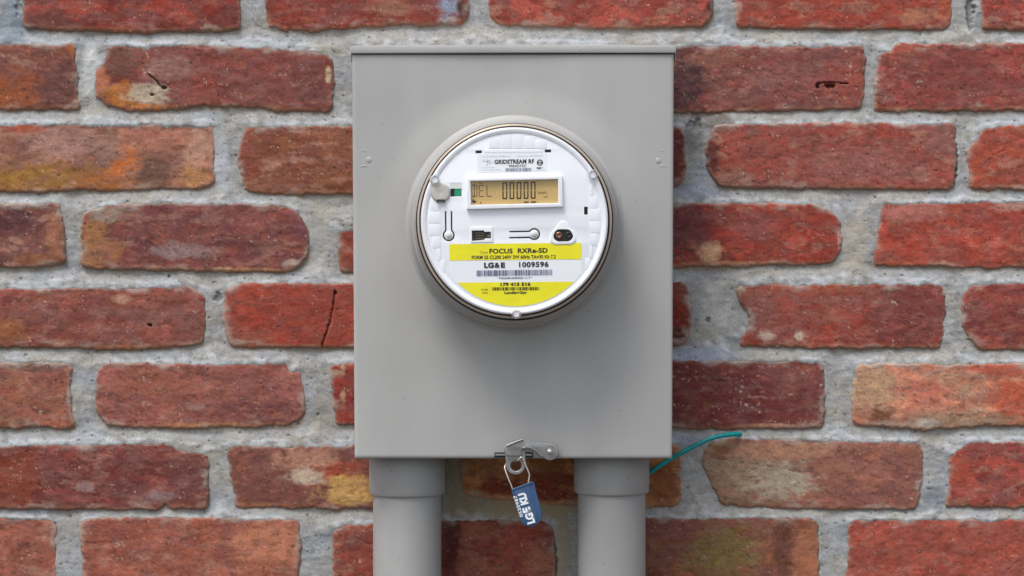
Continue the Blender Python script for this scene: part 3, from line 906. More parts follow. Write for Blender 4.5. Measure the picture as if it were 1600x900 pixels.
# front cover: gently bulging sheet with bent edges
def front_panel():
    q = [(549.8, 84.6), (1053.2, 84.0), (1050.3, 716.5), (554.0, 716.5)]
    nu, nv = 90, 110
    V = []; F = []
    def edge(t):                        # dense near the edges
        return 0.5 - 0.5 * math.cos(math.pi * t)
    rad = 6.0
    for j in range(nv + 1):
        tv = edge(j / nv)
        for i in range(nu + 1):
            tu = edge(i / nu)
            u = (q[0][0] * (1 - tu) + q[1][0] * tu) * (1 - tv) + (q[3][0] * (1 - tu) + q[2][0] * tu) * tv
            v = (q[0][1] * (1 - tu) + q[1][1] * tu) * (1 - tv) + (q[3][1] * (1 - tu) + q[2][1] * tu) * tv
            du = min(tu, 1 - tu) * 500; dv = min(tv, 1 - tv) * 632
            h = 0
            for dd in (du, dv):
                if dd < rad: h += 0.0022 * (1 - math.sqrt(max(0, 1 - (1 - dd / rad) ** 2)))
            # broad swage round the meter opening and slight oil-canning of the sheet
            r = math.hypot(u - 804, v - 352)
            s_ = max(0, min(1, (r - 170) / 52)); s_ = s_ * s_ * (3 - 2 * s_)
            h -= 0.0022 * (1 - s_)
            h += 0.0005 * math.sin(u / 61 + 1.3) * math.sin(v / 83 + 0.4)
            p = P(u, v, YB)
            V.append((p.x, YB + h, p.z))
    for j in range(nv):
        for i in range(nu):
            a = j * (nu + 1) + i
            F.append((a, a + nu + 1, a + nu + 2, a + 1))
    # returns of the sheet going back
    loop = [i for i in range(nu + 1)] + [j * (nu + 1) + nu for j in range(1, nv + 1)] + [nv * (nu + 1) + i for i in range(nu - 1, -1, -1)] + [j * (nu + 1) for j in range(nv - 1, 0, -1)]
    base = len(V)
    for l in loop:
        x, y, z = V[l]; V.append((x, YB + 0.022, z))
    m = len(loop)
    for i in range(m):
        F.append((loop[i], loop[(i + 1) % m], base + (i + 1) % m, base + i))
    me = mesh_np('front_cover', V, F)
    bm = bmesh.new(); bm.from_mesh(me); bmesh.ops.recalc_face_normals(bm, faces=bm.faces); bm.to_mesh(me); bm.free()
    smooth(me, 60)
    return me
fp = part('front_cover', front_panel(), M['paint'], box)
# top cap folded over the cover, with short side returns
cap = part('top_cap', prism('top_cap', [(547.5, 72.5), (556, 70.8), (800, 69.6), (1050, 70.2), (1056, 71.2), (1056, 82.4), (800, 82.2), (548, 83.2)], YB - 0.003, 0.002, 0.0007, 2), M['paint'], box)
part('cap_return', prism('cap_return', [(546.8, 73), (548.8, 73), (549.4, 96), (548.0, 96)], YB + 0.003, 0.0, 0.0003, 1), M['paint'], box)
part('cap_return', prism('cap_return', [(1054.6, 72), (1056.6, 72), (1055.6, 95), (1054.2, 95)], YB + 0.003, 0.0, 0.0003, 1), M['paint'], box)
# collar that the meter plugs into
cb = P(804, 350.5, YB); s0 = sc(YB)
part('meter_collar', lathe('meter_collar', [(171.5 * s0, YB - 0.0014), (168 * s0, YB - 0.0030), (165.6 * s0, YB - 0.0040), (163.8 * s0, YB - 0.0062), (162.6 * s0, YB - 0.010), (160.4 * s0, YB - 0.019),
     (158.6 * s0, YB - 0.028), (158.0 * s0, YB - 0.0335), (156.6 * s0, YB - 0.0345), (150 * s0, YB - 0.0345)], cb.x, cb.z), M['paint'], box)
# stamped dimples left and right
def dimple(cu, cv, r, hgt, arc=None):
    bm = bmesh.new()
    c = P(cu, cv, YB); s = sc(YB)
    bmesh.ops.create_uvsphere(bm, u_segments=24, v_segments=12, radius=1.0)
    for v in bm.verts:
        v.co = Vector((c.x + v.co.x * r * s, YB + 0.0004 + v.co.y * hgt, c.z + v.co.z * r * s))
    me = bm_mesh('dimple', bm); smooth(me)
    return me
def crescent(cu, cv, r):
    s = sc(YB)
    pts = []
    for i in range(9):
        a = R(25 + 130 * i / 8)
        p = P(cu + r * math.cos(a), cv - r * math.sin(a) * 0.8, YB)
        pts.append((p.x, YB + 0.0003, p.z))
    return tube('dimple', pts, 0.9 * s)
for (cu, cv) in [(568.5, 238.5), (568.8, 262.5), (1035.5, 238.5), (1036, 262.5)]:
    part('dimple', crescent(cu, cv, 4.6), M['paint'], box)
for (cu, cv) in [(576.2, 249.8), (1028.5, 251)]:
    part('dimple', dimple(cu, cv, 5.0, 0.0009), M['paint'], box)

# latch: slotted hook, hasp ear with a hole, swivelling lever with a rivet
def ring_pts(cu, cv, r, n=28, a0=0, a1=360):
    return [(cu + r * math.cos(R(a0 + (a1 - a0) * i / n)), cv - r * math.sin(R(a0 + (a1 - a0) * i / n))) for i in range(n)]
def arc_pts(cu, cv, r, a0, a1, n=14):
    return [(cu + r * math.cos(R(a0 + (a1 - a0) * i / n)), cv - r * math.sin(R(a0 + (a1 - a0) * i / n))) for i in range(n + 1)]
slot = part('latch_slot', outline_mesh('latch_slot', [[(772.8, 707.0), (832.5, 706.6), (832.8, 715.4), (772.6, 715.2)]], YB - 0.0008, 0.0012, 0.0), M['black'], box)
part('latch_bar', outline_mesh('latch_bar', [[(774, 709.3), (831.0, 709.1), (831.2, 712.3), (774, 712.2)]], YB - 0.0022, 0.0014, 0.0003), M['steel'], box)
ear = part('hasp_ear', outline_mesh('hasp_ear', [[(789.5, 704), (820.5, 704), (821.5, 722)] + arc_pts(805.8, 726.5, 15.2, 10, -190, 22) + [(789.8, 716)], ring_pts(806.2, 727.6, 8.6)], YB - 0.0035, 0.0025, 0.0006), M['steel'], box)
lev = part('latch_lever', outline_mesh('latch_lever', [[(787.5, 699), (791.5, 694.0), (806, 688.5), (815, 686.0), (826, 687.2), (840, 690.5), (854, 692.0)] + arc_pts(859.3, 705.5, 13.8, 80, -135, 18) +
      [(843, 712.5), (836, 705.5), (830, 701.8), (823, 700.2), (817.5, 701.5), (814.6, 705.2), (815.5, 711), (813, 712.6), (790.5, 712.4), (788.2, 707)]], YB - 0.0070, 0.0022, 0.0008), M['steel'], box)
child(link('lever_lip', outline_mesh('lever_lip', [[(790.5, 695.6), (816.5, 685.4), (818, 687.4), (803, 693.0), (791.5, 698.4)]], YB - 0.0105, 0.0050, 0.0006), None, M['steel']), lev)
c = P(859, 705.3, YB - 0.007)
s7 = sc(YB - .007)
child(link('rivet', lathe('rivet', [(0.0001, YB - 0.0098), (2.2 * s7, YB - 0.0095), (3.6 * s7, YB - 0.0088), (4.3 * s7, YB - 0.0076), (4.5 * s7, YB - 0.0068)], c.x, c.z, 32), None, M['wire_steel']), lev)
c = P(859, 705.3, YB - 0.007)
child(link('washer', lathe('washer', [(7.6 * s7, YB - 0.0068), (7.8 * s7, YB - 0.0074), (8.6 * s7, YB - 0.0074), (8.9 * s7, YB - 0.0068)], c.x, c.z, 40), None, M['steel']), lev)
# raised rolled edge along the lever arm
pts = [P(u, v, YB - 0.0088) for u, v in [(816, 700.2), (823, 698.6), (831, 700.3), (838, 704.6), (846, 712)]]
child(link('lever_rib', tube('lever_rib', pts, 0.0007), None, M['steel']), lev)

# ------------------------------------------------------------------ the meter
YF = -0.176                       # front of the white face plate
fc = P(803.8, 343.8, YF); sf = sc(YF)
meter = empty('electricity_meter', 'round electricity meter with white face, amber screen and yellow label plugged into the grey box', 'electricity meter', (fc.x, YB - 0.02, fc.z))
def mpart(name, me, mat): return part(name, me, mat, meter)
rc = P(804, 346.6, -0.168); sr = sc(-0.168)
mpart('meter_base', lathe('meter_base', [(155.5 * s0, YB - 0.020), (155.2 * s0, YB - 0.040), (154.4 * s0, YB - 0.045), (155.0 * sr, -0.160), (154.6 * sr, -0.1655), (153.8 * sr, -0.1665), (150 * sr, -0.1665)], rc.x, rc.z - 0.0004), M['paint'])
mpart('gasket', lathe('gasket', [(153.9 * sr, -0.1640), (154.5 * sr, -0.1676), (153.9 * sr, -0.1694), (152.4 * sr, -0.1696), (151.8 * sr, -0.1675)], rc.x, rc.z), M['black'])
mpart('locking_ring', lathe('locking_ring', [(152.2 * sr, -0.1670), (152.2 * sr, -0.1712), (151.2 * sr, -0.1730), (148.9 * sr, -0.1736), (147.4 * sr, -0.1726), (147.0 * sr, -0.1700)], rc.x, rc.z + 0.0004), M['bronze'])
ic = P(804, 345.3, -0.172)
mpart('inner_seal', lathe('inner_seal', [(147.9 * sr, -0.1705), (147.7 * sr, -0.1738), (147.2 * sr, -0.1744), (146.6 * sr, -0.1740), (146.4 * sr, -0.1710)], ic.x, ic.z), M['dark_brown'])
# white dished rim of the face
mpart('face_rim', lathe('face_rim', [(146.6 * sf, YF + 0.006), (146.5 * sf, YF + 0.0005), (145.6 * sf, YF - 0.0010), (143.6 * sf, YF - 0.0017), (141.0 * sf, YF - 0.0016), (138.4 * sf, YF - 0.0008), (135.6 * sf, YF + 0.0004), (135 * sf, YF + 0.001)], fc.x, P(0, 345.2, YF).z), M['white_frame'])

def stroke_poly(path, w):
    L, Rr = [], []
    n = len(path)
    for i, p in enumerate(path):
        a = path[max(i - 1, 0)]; b = path[min(i + 1, n - 1)]
        dx, dy = b[0] - a[0], b[1] - a[1]; l = math.hypot(dx, dy)
        nx, ny = -dy / l * w / 2, dx / l * w / 2
        L.append((p[0] + nx, p[1] + ny)); Rr.append((p[0] - nx, p[1] - ny))
    return L + Rr[::-1]
KEY1 = stroke_poly([(696.2, 330), (696.4, 345), (696.6, 359.0)] + [(701.1 + 8.2 * math.cos(R(a)), 367.6 - 8.2 * math.sin(R(a))) for a in range(128, 413, 12)] + [(705.7, 359.2), (705.6, 345), (705.5, 330)], 2.3)
KEY2 = stroke_poly([(796, 362.0), (812, 361.8), (826.6, 361.5)] + [(834.6 + 8.2 * math.cos(R(a)), 365.8 - 8.2 * math.sin(R(a))) for a in range(148, -149, -12)] + [(826.8, 371.0), (812, 371.3), (796, 371.5)], 2.3)
JACK = [(737.2, 360.2), (756.5, 360.0), (756.5, 362.2), (767.0, 362.1), (767.0, 372.4), (757.5, 372.6), (757.2, 374.6), (742, 376.2), (737.4, 376.4)]
WINDOW = [(703.8, 286.2), (721.5, 285.8), (721.2, 306.8), (704, 307.2)]
PORT = round_poly([(869, 358.5), (890.5, 358.5), (896.5, 370), (890.5, 377.3), (870.0, 377.6), (863.8, 370.5)], 6).tolist()
NOTCH = [(682, 311.5), (694.8, 311.5), (695.2, 316.6), (692.6, 316.8), (691.8, 315.0), (685.6, 315.0), (684.8, 316.8), (682.2, 316.4)]
SL1 = [(743.2, 235.2), (752.8, 235.0), (752.8, 239.6), (743.2, 239.8)]
SL2 = [(851.4, 233.7), (861.0, 233.5), (861.0, 238.0), (851.4, 238.2)]
SL3 = [(912.8, 323.2), (918.4, 323.1), (918.4, 335.3), (912.8, 335.4)]
SL4 = [(661.8, 352.2), (664.6, 352.2), (664.8, 359.4), (662.2, 359.4)]
mpart('face_plate', outline_mesh('face_plate', [ring_pts(803.8, 343.8, 137.6, 140), KEY1, KEY2, JACK, WINDOW, PORT, NOTCH, SL1, SL2, SL3, SL4], YF, 0.0018, 0.00025), M['white'])
mpart('inner_chassis', lathe('inner_chassis', [(0.0001, YF + 0.0055), (142 * sf, YF + 0.0055), (142 * sf, YF + 0.009)], fc.x, fc.z, 96), M['black'])
# round push buttons inside the key-shaped slots
for (cu, cv) in ((701.2, 367.5), (834.8, 365.6)):
    c = P(cu, cv, YF)
    mpart('button', lathe('button', [(0.0001, YF - 0.0016), (3.2 * sf, YF - 0.0014), (5.0 * sf, YF - 0.0007), (5.7 * sf, YF + 0.0002), (5.7 * sf, YF + 0.001)], c.x, c.z, 40), M['button'])
# silver cap of the optical port
c = P(688.4, 301.0, YF)
mpart('magnet_cap', lathe('magnet_cap', [(0.0001, YF - 0.0018), (4 * sf, YF - 0.00195), (9 * sf, YF - 0.0022), (13.2 * sf, YF - 0.0020), (15.2 * sf, YF - 0.0009), (15.8 * sf, YF + 0.0008)], c.x, c.z, 64), M['silver'])
part('notch', outline_mesh('notch', [NOTCH], YF - 0.0032, 0.0008, 0.0), M['ink'], meter)
# green board behind the window
wdw = mpart('window_backing', outline_mesh('window_backing', [[(703.2, 285.4), (722, 285), (722, 294.6), (703.2, 294.8)]], YF + 0.0002, 0.0016, 0.0), M['button'])
mpart('circuit_board', outline_mesh('circuit_board', [[(710.2, 294.2), (721, 294), (721, 307.2), (710.2, 307.4)]], YF + 0.0006, 0.0012, 0.0), M['green'])
# connector in its raised frame
jf = mpart('connector_frame', outline_mesh('connector_frame', [[(735.2, 355), (770, 354.4), (770.3, 378.4), (735.4, 378.8)], JACK], YF - 0.0007, 0.0012, 0.0002), M['white_frame'])
jk = mpart('connector', outline_mesh('connector', [[(737.6, 360.4), (766.6, 361), (766.6, 376), (737.6, 376)]], YF + 0.0008, 0.0012, 0.0), M['board'])
pp = Print(YF + 0.0006)
for r_ in range(3):
    for k_ in range(5):
        u = 744 + k_ * 2.5; v = 363.6 + r_ * 4.2
        pp.rect(u, v, u + 1.1, v + 0.9)
pp.rect(762, 367.5, 763.5, 370); pp.rect(764.6, 365, 765.2, 370.5)
pp.build('contact', M['gold'], jk); 
# communication port with two diodes
pf = mpart('port_frame', outline_mesh('port_frame', [round_poly([(877, 344.5), (884.5, 346.5), (889, 356), (898.5, 364), (900.5, 376), (893, 381.6), (866, 382.0), (858.8, 377), (860.5, 364.5), (869.0, 356)], 7).tolist(), PORT], YF - 0.0010, 0.0014, 0.0004), M['white_frame'])
pb = mpart('port_socket', outline_mesh('port_socket', [round_poly([(868.6, 358), (891, 358), (897, 370), (891, 378), (869.5, 378), (863.2, 370.5)], 6).tolist()], YF + 0.0010, 0.0012, 0.0), M['black'])
for (cu, cv, r_, mt) in ((873.2, 367.4, 4.9, 'copper'), (888.4, 367.0, 4.9, 'black')):
    c = P(cu, cv, YF)
    d_ = link('diode', lathe('diode', [(0.0001, YF + 0.0005), (2.0 * sf, YF + 0.0004), (2.4 * sf, YF - 0.0002), (3.6 * sf, YF - 0.0005), (r_ * sf, YF - 0.0001), (r_ * sf, YF + 0.0008)], c.x, c.z, 32), None, M[mt])
    child(d_, pb)
# display
fr_o = [(728.0, 277.6), (878.2, 274.0), (879.8, 323.4), (729.2, 327.2)]
fr_i = [(735.2, 283.2), (871.8, 280.0), (872.6, 317.2), (736.2, 320.2)]
disp = mpart('display', outline_mesh('display', [fr_i], YF - 0.0003, 0.0010, 0.0), M['screen'])
child(link('display_frame', outline_mesh('display_frame', [fr_o, fr_i], YF - 0.0040, 0.0045, 0.0010), None, M['white_frame']), disp)
ys = YF - 0.00045
sg = Print(ys)
def T(u, v):                        # the display sits 1.2 degrees off level
    return (u, v - math.tan(R(1.0)) * (u - 785))
def zero(u0, u1, v0, v1, w):
    vm = (v0 + v1) / 2
    c_ = 1.6
    for (a, b) in [((u0 + w / 2, v0 + c_), (u0 + w / 2, vm - 1.1)), ((u0 + w / 2, vm + 1.1), (u0 + w / 2, v1 - c_)), ((u1 - w / 2, v0 + c_), (u1 - w / 2, vm - 1.1)),
                   ((u1 - w / 2, vm + 1.1), (u1 - w / 2, v1 - c_)), ((u0 + c_ + .4, v0 + w / 2), (u1 - c_ - .4, v0 + w / 2)), ((u0 + c_ + .4, v1 - w / 2), (u1 - c_ - .4, v1 - w / 2)),
                   ((u0 + .9, v0 + c_ + .3), (u0 + c_ + .3, v0 + .9)), ((u1 - .9, v0 + c_ + .3), (u1 - c_ - .3, v0 + .9)),
                   ((u0 + .9, v1 - c_ - .3), (u0 + c_ + .3, v1 - .9)), ((u1 - .9, v1 - c_ - .3), (u1 - c_ - .3, v1 - .9))]:
        sg.stroke([T(*a), T(*b)], w)
for i in range(5):
    a = 785.0 + 11.05 * i
    zero(a, a + 7.6, 284.8, 311.4, 1.95)
for (a, b) in ((818.6, 826.0), (829.4, 837.6)):
    sg.poly([T(a, 317.6), T(b, 317.6), T(b, 315.4), T(a, 315.4)])
sg.poly([T(738.6, 311.6), T(740.4, 310.4), T(741.4, 311.6), T(740.2, 313.0), T(744.6, 313.2), T(743.4, 316.2), T(739.4, 316.6), T(738.0, 314.2)])
sg.poly([T(749.8, 317.4), T(752.6, 317.4), T(751.2, 314.8)])
sg.build('digits', M['segment'], disp)
s2 = Print(ys)
D = 1.1
def st2(pts): s2.stroke([T(*p) for p in pts], D)
st2([(737.6, 288.6), (744.6, 288.6)]); st2([(745.2, 289.4), (745.2, 296.6)]); st2([(745.2, 298.0), (745.2, 305.2)]); st2([(737.6, 306.0), (744.6, 306.0)]); st2([(741.2, 289.6), (741.2, 296.6)]); st2([(741.2, 298.2), (741.2, 305.0)])
st2([(749.4, 288.8), (755.6, 288.8)]); st2([(748.8, 289.8), (748.8, 296.6)]); st2([(749.8, 297.4), (754.6, 297.4)]); st2([(748.8, 298.4), (748.8, 305.2)]); st2([(749.4, 306.2), (755.8, 306.2)])
st2([(760.8, 289.6), (760.8, 296.8)]); st2([(760.8, 298.4), (760.8, 305.4)]); st2([(761.4, 306.4), (767.8, 306.4)])
s2.build('lettering', M['segment_thin'], disp)
s2 = Print(ys)
s2.text('Ka', 749.2, 287.0, 4.4, 2.8, 1.0, 0.01)
s2.build('unit_mark', M['segment_thin'], disp)
s2 = Print(ys)
s2.text('kWh', 841.4, 303.0, 12.4, 3.6, 1.0, 0.01)
s2.build('unit_mark', M['segment_thin'], disp)
s2 = Print(ys)
s2.text('kW', 849.6, 309.0, 6.6, 2.4, 1.0, 0.01)
s2.build('unit_mark', M['segment_thin'], disp)

# upper white sticker
lab = mpart('upper_label', outline_mesh('upper_label', [[(745.2, 240.9), (854.4, 238.6), (855.0, 266.8), (745.8, 269.6)]], YF - 0.0002, 0.0003, 0.0), M['label'])
yl = YF - 0.00035
p = Print(yl)
p.text('GRIDSTREAM RF', 772.6, 256.0, 62.0, 6.2, 0.9, 0.045, 1.06)
p.text('90E4D72C', 795.0, 261.4, 27.5, 3.9, 0.9, 0.02, 1.1)
# the round emblem: a black disc crossed by a white Z, rim line under it
Zc = (843.6, 254.0)
p.poly([(Zc[0] + 4.9 * math.cos(R(a)), Zc[1] - 4.9 * math.sin(R(a))) for a in range(0, 360, 15)])
p.text('ZigBee', 838.4, 263.4, 10.2, 2.3, 0.5, 0.05)
p.build('lettering', M['ink'], lab)
pz = Print(yl - 0.00012)
pz.stroke([(841.0, 251.8), (846.0, 251.6), (841.2, 256.6), (846.4, 256.4)], 1.0)
pz.build('emblem_mark', M['label'], lab)
pl_ = Print(yl)
pl_.bars(789.6, 262.9, 831.4, 267.9, 26, 3)
pl_.build('barcode', M['ink_blue'], lab)
pf_ = Print(yl)
rn = random.Random(4)
def faint(u0, u1, v, h, step=1.7):     # print too small to read in the photograph
    u = u0
    while u < u1:
        w = step * rn.uniform(.35, .7)
        vv = v - math.tan(R(0.9)) * (u - u0)
        pf_.rect(u, vv - h * rn.uniform(.6, 1), u + w, vv)
        u += step
faint(753.5, 778, 245.4, 1.3); faint(779.5, 797, 245.0, 1.5); faint(808, 825, 244.5, 1.3); faint(827, 849, 244.2, 1.5)
faint(752.5, 772, 262.6, 1.2); faint(752.8, 783, 266.2, 1.2); faint(836, 851, 265.8, .9)
pf_.stroke([(755.2, 248.4), (755.0, 251.8), (757.2, 252.6), (759.2, 251.6), (761.0, 252.8), (762.6, 250.6), (764.2, 252.4), (766.8, 249.4)], .7)
pf_.stroke([(761.0, 248.4), (762.2, 256.0), (761.0, 259.6)], .7)
pf_.stroke([(761.6, 255.2), (764.4, 253.8), (765.8, 256.0), (766.4, 254.6)], .7)
pf_.stroke([(767.4, 253.6), (770.2, 253.4)], .7)
pf_.build('lettering', M['ink_light'], lab)

# yellow and white rating label
yy = YF - 0.0003
arc = lambda a0, a1, n: [(805 + 128.5 * math.cos(R(a0 + (a1 - a0) * i / n)), 350.0 + 128.5 * math.sin(R(a0 + (a1 - a0) * i / n))) for i in range(n + 1)]
base_lab = mpart('rating_label', outline_mesh('rating_label', [[(701.8, 382.0), (703.5, 381.0), (906.5, 378.6), (908.5, 380.2), (908.6, 425.6)] + arc(36, 144, 40) + [(701.6, 427.0)]], YF - 0.0001, 0.0002, 0.0), M['label'])
yp = Print(yy)
yp.poly([(702.2, 407.0), (908.2, 405.0), (908.2, 380.8), (906.6, 379.2), (899.5, 379.3), (893, 382.2), (866, 382.5), (859, 379.8), (703.4, 381.6), (702.2, 383)])
a0 = math.degrees(math.asin((440.0 - 350) / 128.5)); a1 = 180 - math.degrees(math.asin((441.6 - 350) / 128.5))
yp.poly([(p_[0], p_[1]) for p_ in arc(a0, a1, 48)])
yp.build('yellow_band', M['yellow'], base_lab)
t1 = Print(yy - 0.00015)
t1.text('FOCUS', 764.6, 396.0, 36.4, 7.0, 0.8, 0.035, 1.05)
t1.text('RXRe-SD', 809.0, 395.2, 46.8, 7.0, 0.8, 0.035, 1.05)
t1.text('FORM 2S CL200 240V 3W 60Hz TA=30 Kh 7.2', 737.0, 404.8, 131.6, 5.2, 0.6, 0.028, 1.02)
t1.text('LG', 756.4, 418.2, 15.2, 7.6, 0.8, 0.055, 1.08)
t1.text('&', 772.6, 418.0, 8.6, 7.6, 0.8, 0.035)
t1.text('E', 782.6, 417.9, 6.6, 7.6, 0.8, 0.055)
t1.text('1009596', 811.0, 417.2, 46.2, 7.6, 0.8, 0.035, 1.1)
t1.text('179 415 516', 782.0, 446.8, 47.0, 4.9, 0.6, 0.055, 1.08)
t1.text('Landis+Gyr', 788.2, 459.2, 35.6, 3.9, 0.6, 0.045, 1.05)
t1.build('lettering', M['ink'], base_lab)
t2 = Print(yy - 0.00015)
t2.bars(744.6, 422.6, 863.4, 431.6, 62, 9, 0.62)
t2.text('*NXA001009596L*L1T*', 777.8, 436.0, 54.0, 2.7, 0.6, 0.03, 1.0)
t2.build('barcode', M['ink_blue'], base_lab)
t3 = Print(yy - 0.00015)
t3.bars(768.8, 449.0, 843.0, 454.0, 40, 21, 0.75, 0.5)
t3.build('barcode', M['ink_brown'], base_lab)
t4 = Print(yy - 0.00015)
t4.text('Type', 749.6, 396.2, 12.4, 4.2, 0.6, 0.0)
t4.build('lettering', M['ink_olive'], base_lab)
t4 = Print(yy - 0.00015)
t4.text('1248', 751.4, 453.8, 10.6, 2.6, 0.5, 0.02)
t4.text('0722', 753.2, 458.8, 9.0, 2.5, 0.5, 0.02)
t4.build('date_code', M['ink_olive'], base_lab)

# moulded panels round the edge of the face
def pad(u0, v0, u1, v1):
    pts = [(u0, v1), (u1, v1), (u1, v0), (u0, v0)]
    mpart('moulded_panel', outline_mesh('moulded_panel', [pts], YF - 0.00028, 0.0004, 0.00012), M['white'])
for k_ in range(6):
    v0 = 311.5 + 19.2 * k_
    vm = v0 + 9
    x = 803.8 - math.sqrt(134.5 ** 2 - (vm + (7 if vm > 343 else -7) - 343.8) ** 2)
    if v0 + 18 < 351 or v0 > 360 or True:
        pad(max(x, 666.5 if k_ in (2,) else x), v0, 688.5, v0 + 18.2)
for k_ in range(7):
    v0 = 288.0 + 19.2 * k_
    vm = v0 + 9
    x = 803.8 + math.sqrt(134.5 ** 2 - (vm + (8 if vm > 343 else -8) - 343.8) ** 2)
    pad(921.5, v0, x, v0 + 18.2)
for k_ in range(5):
    u0 = 764 + 18.2 * k_
    vt = 343.8 - math.sqrt(134.0 ** 2 - (max(abs(u0 - 803.8), abs(u0 + 16.8 - 803.8))) ** 2)
    pad(u0, vt, u0 + 17.4, 232.0)
pad(757, 233.6, 848, 238.6)

# three clear locating bosses moulded in the cover
def boss(cu, cv, r_, y):
    c = P(cu, cv, y); s = sc(y)
    o = mpart('clear_boss', lathe('clear_boss', [(0.0001, y - 0.0014), (1.8 * s, y - 0.0016), (3.6 * s, y - 0.0042), (r_ * 0.72 * s, y - 0.0044), (r_ * 0.95 * s, y - 0.0028), (r_ * s, y)], c.x, c.z, 40), M['boss'])
    child(link('boss_core', lathe('boss_core', [(0.0001, y - 0.0004), (r_ * 0.62 * s, y - 0.0004), (r_ * 0.70 * s, y)], c.x, c.z, 24), None, M['white_frame']), o)
    child(link('boss_edge', lathe('boss_edge', [(r_ * 0.86 * s, y - 0.0002), (r_ * 0.90 * s, y - 0.0016), (r_ * 0.99 * s, y - 0.0014), (r_ * 1.02 * s, y)], c.x, c.z, 40), None, M['button']), o)
boss(679.2, 280.8, 7.6, YF - 0.0022)
boss(926.4, 272.8, 7.6, YF - 0.0022)
boss(807.0, 490.4, 7.4, YF - 0.0026)

# clear polycarbonate cover, slightly domed
yv = YF - 0.010
mpart('clear_cover', lathe('clear_cover', [(0.0001, yv - 0.0030), (40 * sf, yv - 0.0028), (80 * sf, yv - 0.0021), (115 * sf, yv - 0.0010), (134 * sf, yv - 0.0001), (141 * sf, yv + 0.0012), (144.6 * sf, yv + 0.0042), (145.8 * sf, yv + 0.008), (146.2 * sf, YF + 0.001)], fc.x, fc.z, 128), M['clear'])

# ------------------------------------------------------------------ conduits
YP = -0.055
def conduit(u0, u1, c0, c1, vlip, label):
    s = sc(YP)
    cx = ((u0 + u1) / 2 - 800) * s; r = (u1 - u0) / 2 * s; rc_ = (c1 - c0) / 2 * s; ccx = ((c0 + c1) / 2 - 800) * s
    ztop = P(0, 712, YB + .01).z; zl = P(0, vlip, YP).z
    root = empty('electrical_conduit', label, 'conduit', (cx, YP, 0), 'grey conduits below the meter box')
    def vert(name, prof, cx, segs=96):
        a = np.linspace(0, 2 * np.pi, segs, endpoint=False)
        V = np.concatenate([np.stack([cx + rr_ * np.cos(a), YP + rr_ * np.sin(a), np.full(segs, z)], 1) for rr_, z in prof])
        F = [(i * segs + j, i * segs + (j + 1) % segs, (i + 1) * segs + (j + 1) % segs, (i + 1) * segs + j) for i in range(len(prof) - 1) for j in range(segs)]
        me = mesh_np(name, V, F); bm = bmesh.new(); bm.from_mesh(me); bmesh.ops.recalc_face_normals(bm, faces=bm.faces); bm.to_mesh(me); bm.free(); smooth(me, 40)
        return me
    part('pipe', vert('pipe', [(r, zl + 0.02), (r, 0.7), (r, -0.02)], cx), M['pipe_paint'], root)
    part('coupling', vert('coupling', [(rc_ * 0.96, ztop - 0.0003), (rc_, ztop - 0.002), (rc_ * 1.004, (ztop + zl) / 2), (rc_, zl + 0.0016), (rc_ - 0.0012, zl), (r - 0.0005, zl - 0.0004)], ccx), M['pipe_paint'], root)
    return root
conduit(583, 689.5, 577, 695.5, 771.5, 'grey conduit pipe with a wide coupling under the left side of the meter box')
conduit(903, 1008.5, 897, 1014, 769.5, 'grey conduit pipe beside the teal wire under the right side of the meter box')

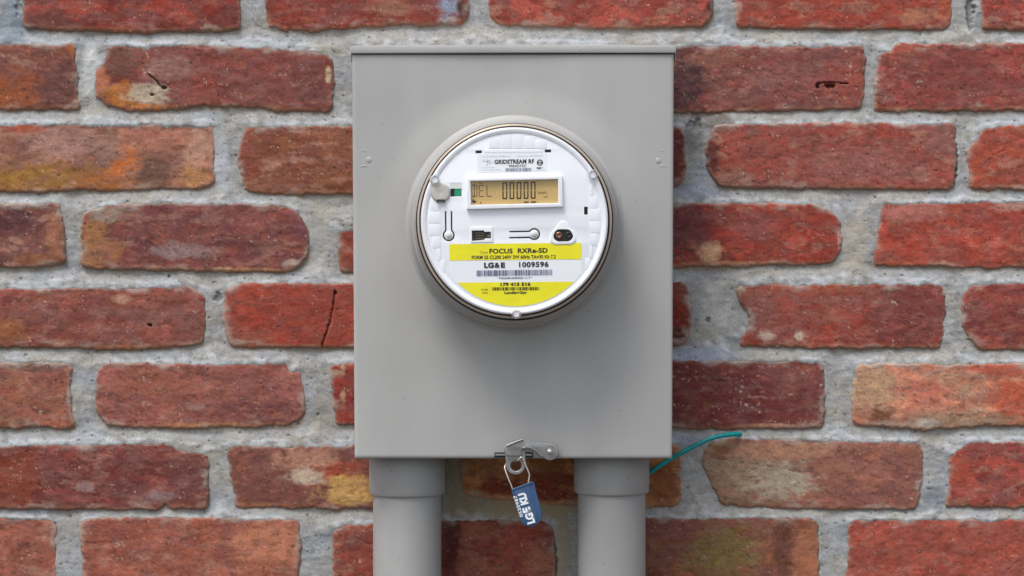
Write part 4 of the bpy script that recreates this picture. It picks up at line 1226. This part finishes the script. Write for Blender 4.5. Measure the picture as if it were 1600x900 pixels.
# ------------------------------------------------------------------ seal tag on its wire
YT = YB - 0.006
tc_ = P(806, 720, YT)
seal = empty('seal_tag', 'blue plastic utility seal tag with white lettering hanging on a thin wire from the latch', 'seal tag', tuple(tc_))
tagpoly = [(799.0, 765.2), (831.0, 752.8), (834.2, 753.6), (845.2, 796), (846.8, 804), (845.6, 811.0), (842.0, 817.0), (836.4, 821.4), (829.4, 823.4), (822.4, 822.2), (816.6, 818.0), (813.0, 811.5)]
tb = attach(link('tag_body', outline_mesh('tag_body', [round_poly(tagpoly, 3).tolist()], YT - 0.0018, 0.0036, 0.0007), None, M['blue']), seal)
child(link('tag_panel', outline_mesh('tag_panel', [round_poly([(802.4, 766.6), (827.2, 757.4), (839.8, 802), (840.0, 810.5), (836.0, 817.0), (829.4, 820.2), (822.6, 819.0), (817.4, 814.0)], 2.5).tolist()], YT - 0.0024, 0.0008, 0.0003), None, M['blue']), tb)
child(link('tag_rim', outline_mesh('tag_rim', [[(800.2, 764.0), (831.2, 752.2), (832.0, 755.0), (801.0, 767.0)]], YT - 0.0030, 0.0014, 0.0004), None, M['blue']), tb)
tp = Print(YT - 0.00275)
dg = 90 + 16.0
tp.text('LG', 835.6, 816.6, 17.0, 11.0, dg, 0.06, 0.95)
tp.text('&', 829.6, 799.4, 4.6, 5.0, dg, 0.01)
tp.text('E', 829.0, 799.2, 8.2, 11.0, dg, 0.06)
tp.text('KU', 825.2, 787.0, 18.6, 11.0, dg, 0.06, 0.95)
tp.text('0520987', 817.2, 807.0, 35.0, 4.7, 90 + 17.6, 0.03, 1.15)
tp.build('lettering', M['tag_print'], tb)
wl = [P(u, v, y) for (u, v, y) in [(801.6, 767, YT), (799.2, 759.5, YT), (793.6, 746, YT), (789.0, 732.5, YT + .002), (789.4, 727, YT + .004), (793, 722.5, YB + .0012), (800, 720.6, YB + .0014),
      (805.6, 720.6, YB - .001), (809.0, 719.6, YB - .0052), (812.5, 715.8, YB - .0062), (815.4, 714.4, YB - .0062), (818.0, 718, YB - .0060), (821.8, 728, YT), (826.6, 739.5, YT), (827.2, 743.5, YT), (825.8, 752, YT), (825.4, 758, YT)]]
attach(link('wire_loop', tube('wire_loop', wl, 0.00068, 10), None, M['wire_steel']), seal)

# ------------------------------------------------------------------ teal wire
yw = -0.012
wp = [(955, 830, -0.016), (975, 782, -0.016), (996, 756, -0.014), (1016, 738, yw), (1048, 717, yw), (1078, 700.5, yw), (1108, 686, -0.011), (1132, 680, -0.009), (1150, 678.4, -0.004), (1158, 679, 0.004)]
pts = [P(u, v, y) for (u, v, y) in wp]
wr = link('teal_wire', tube('teal_wire', pts, 0.0022, 14), None, M['teal'])
wr['label'] = 'teal insulated ground wire running from behind the right conduit into the mortar joint'
wr['category'] = 'wire'
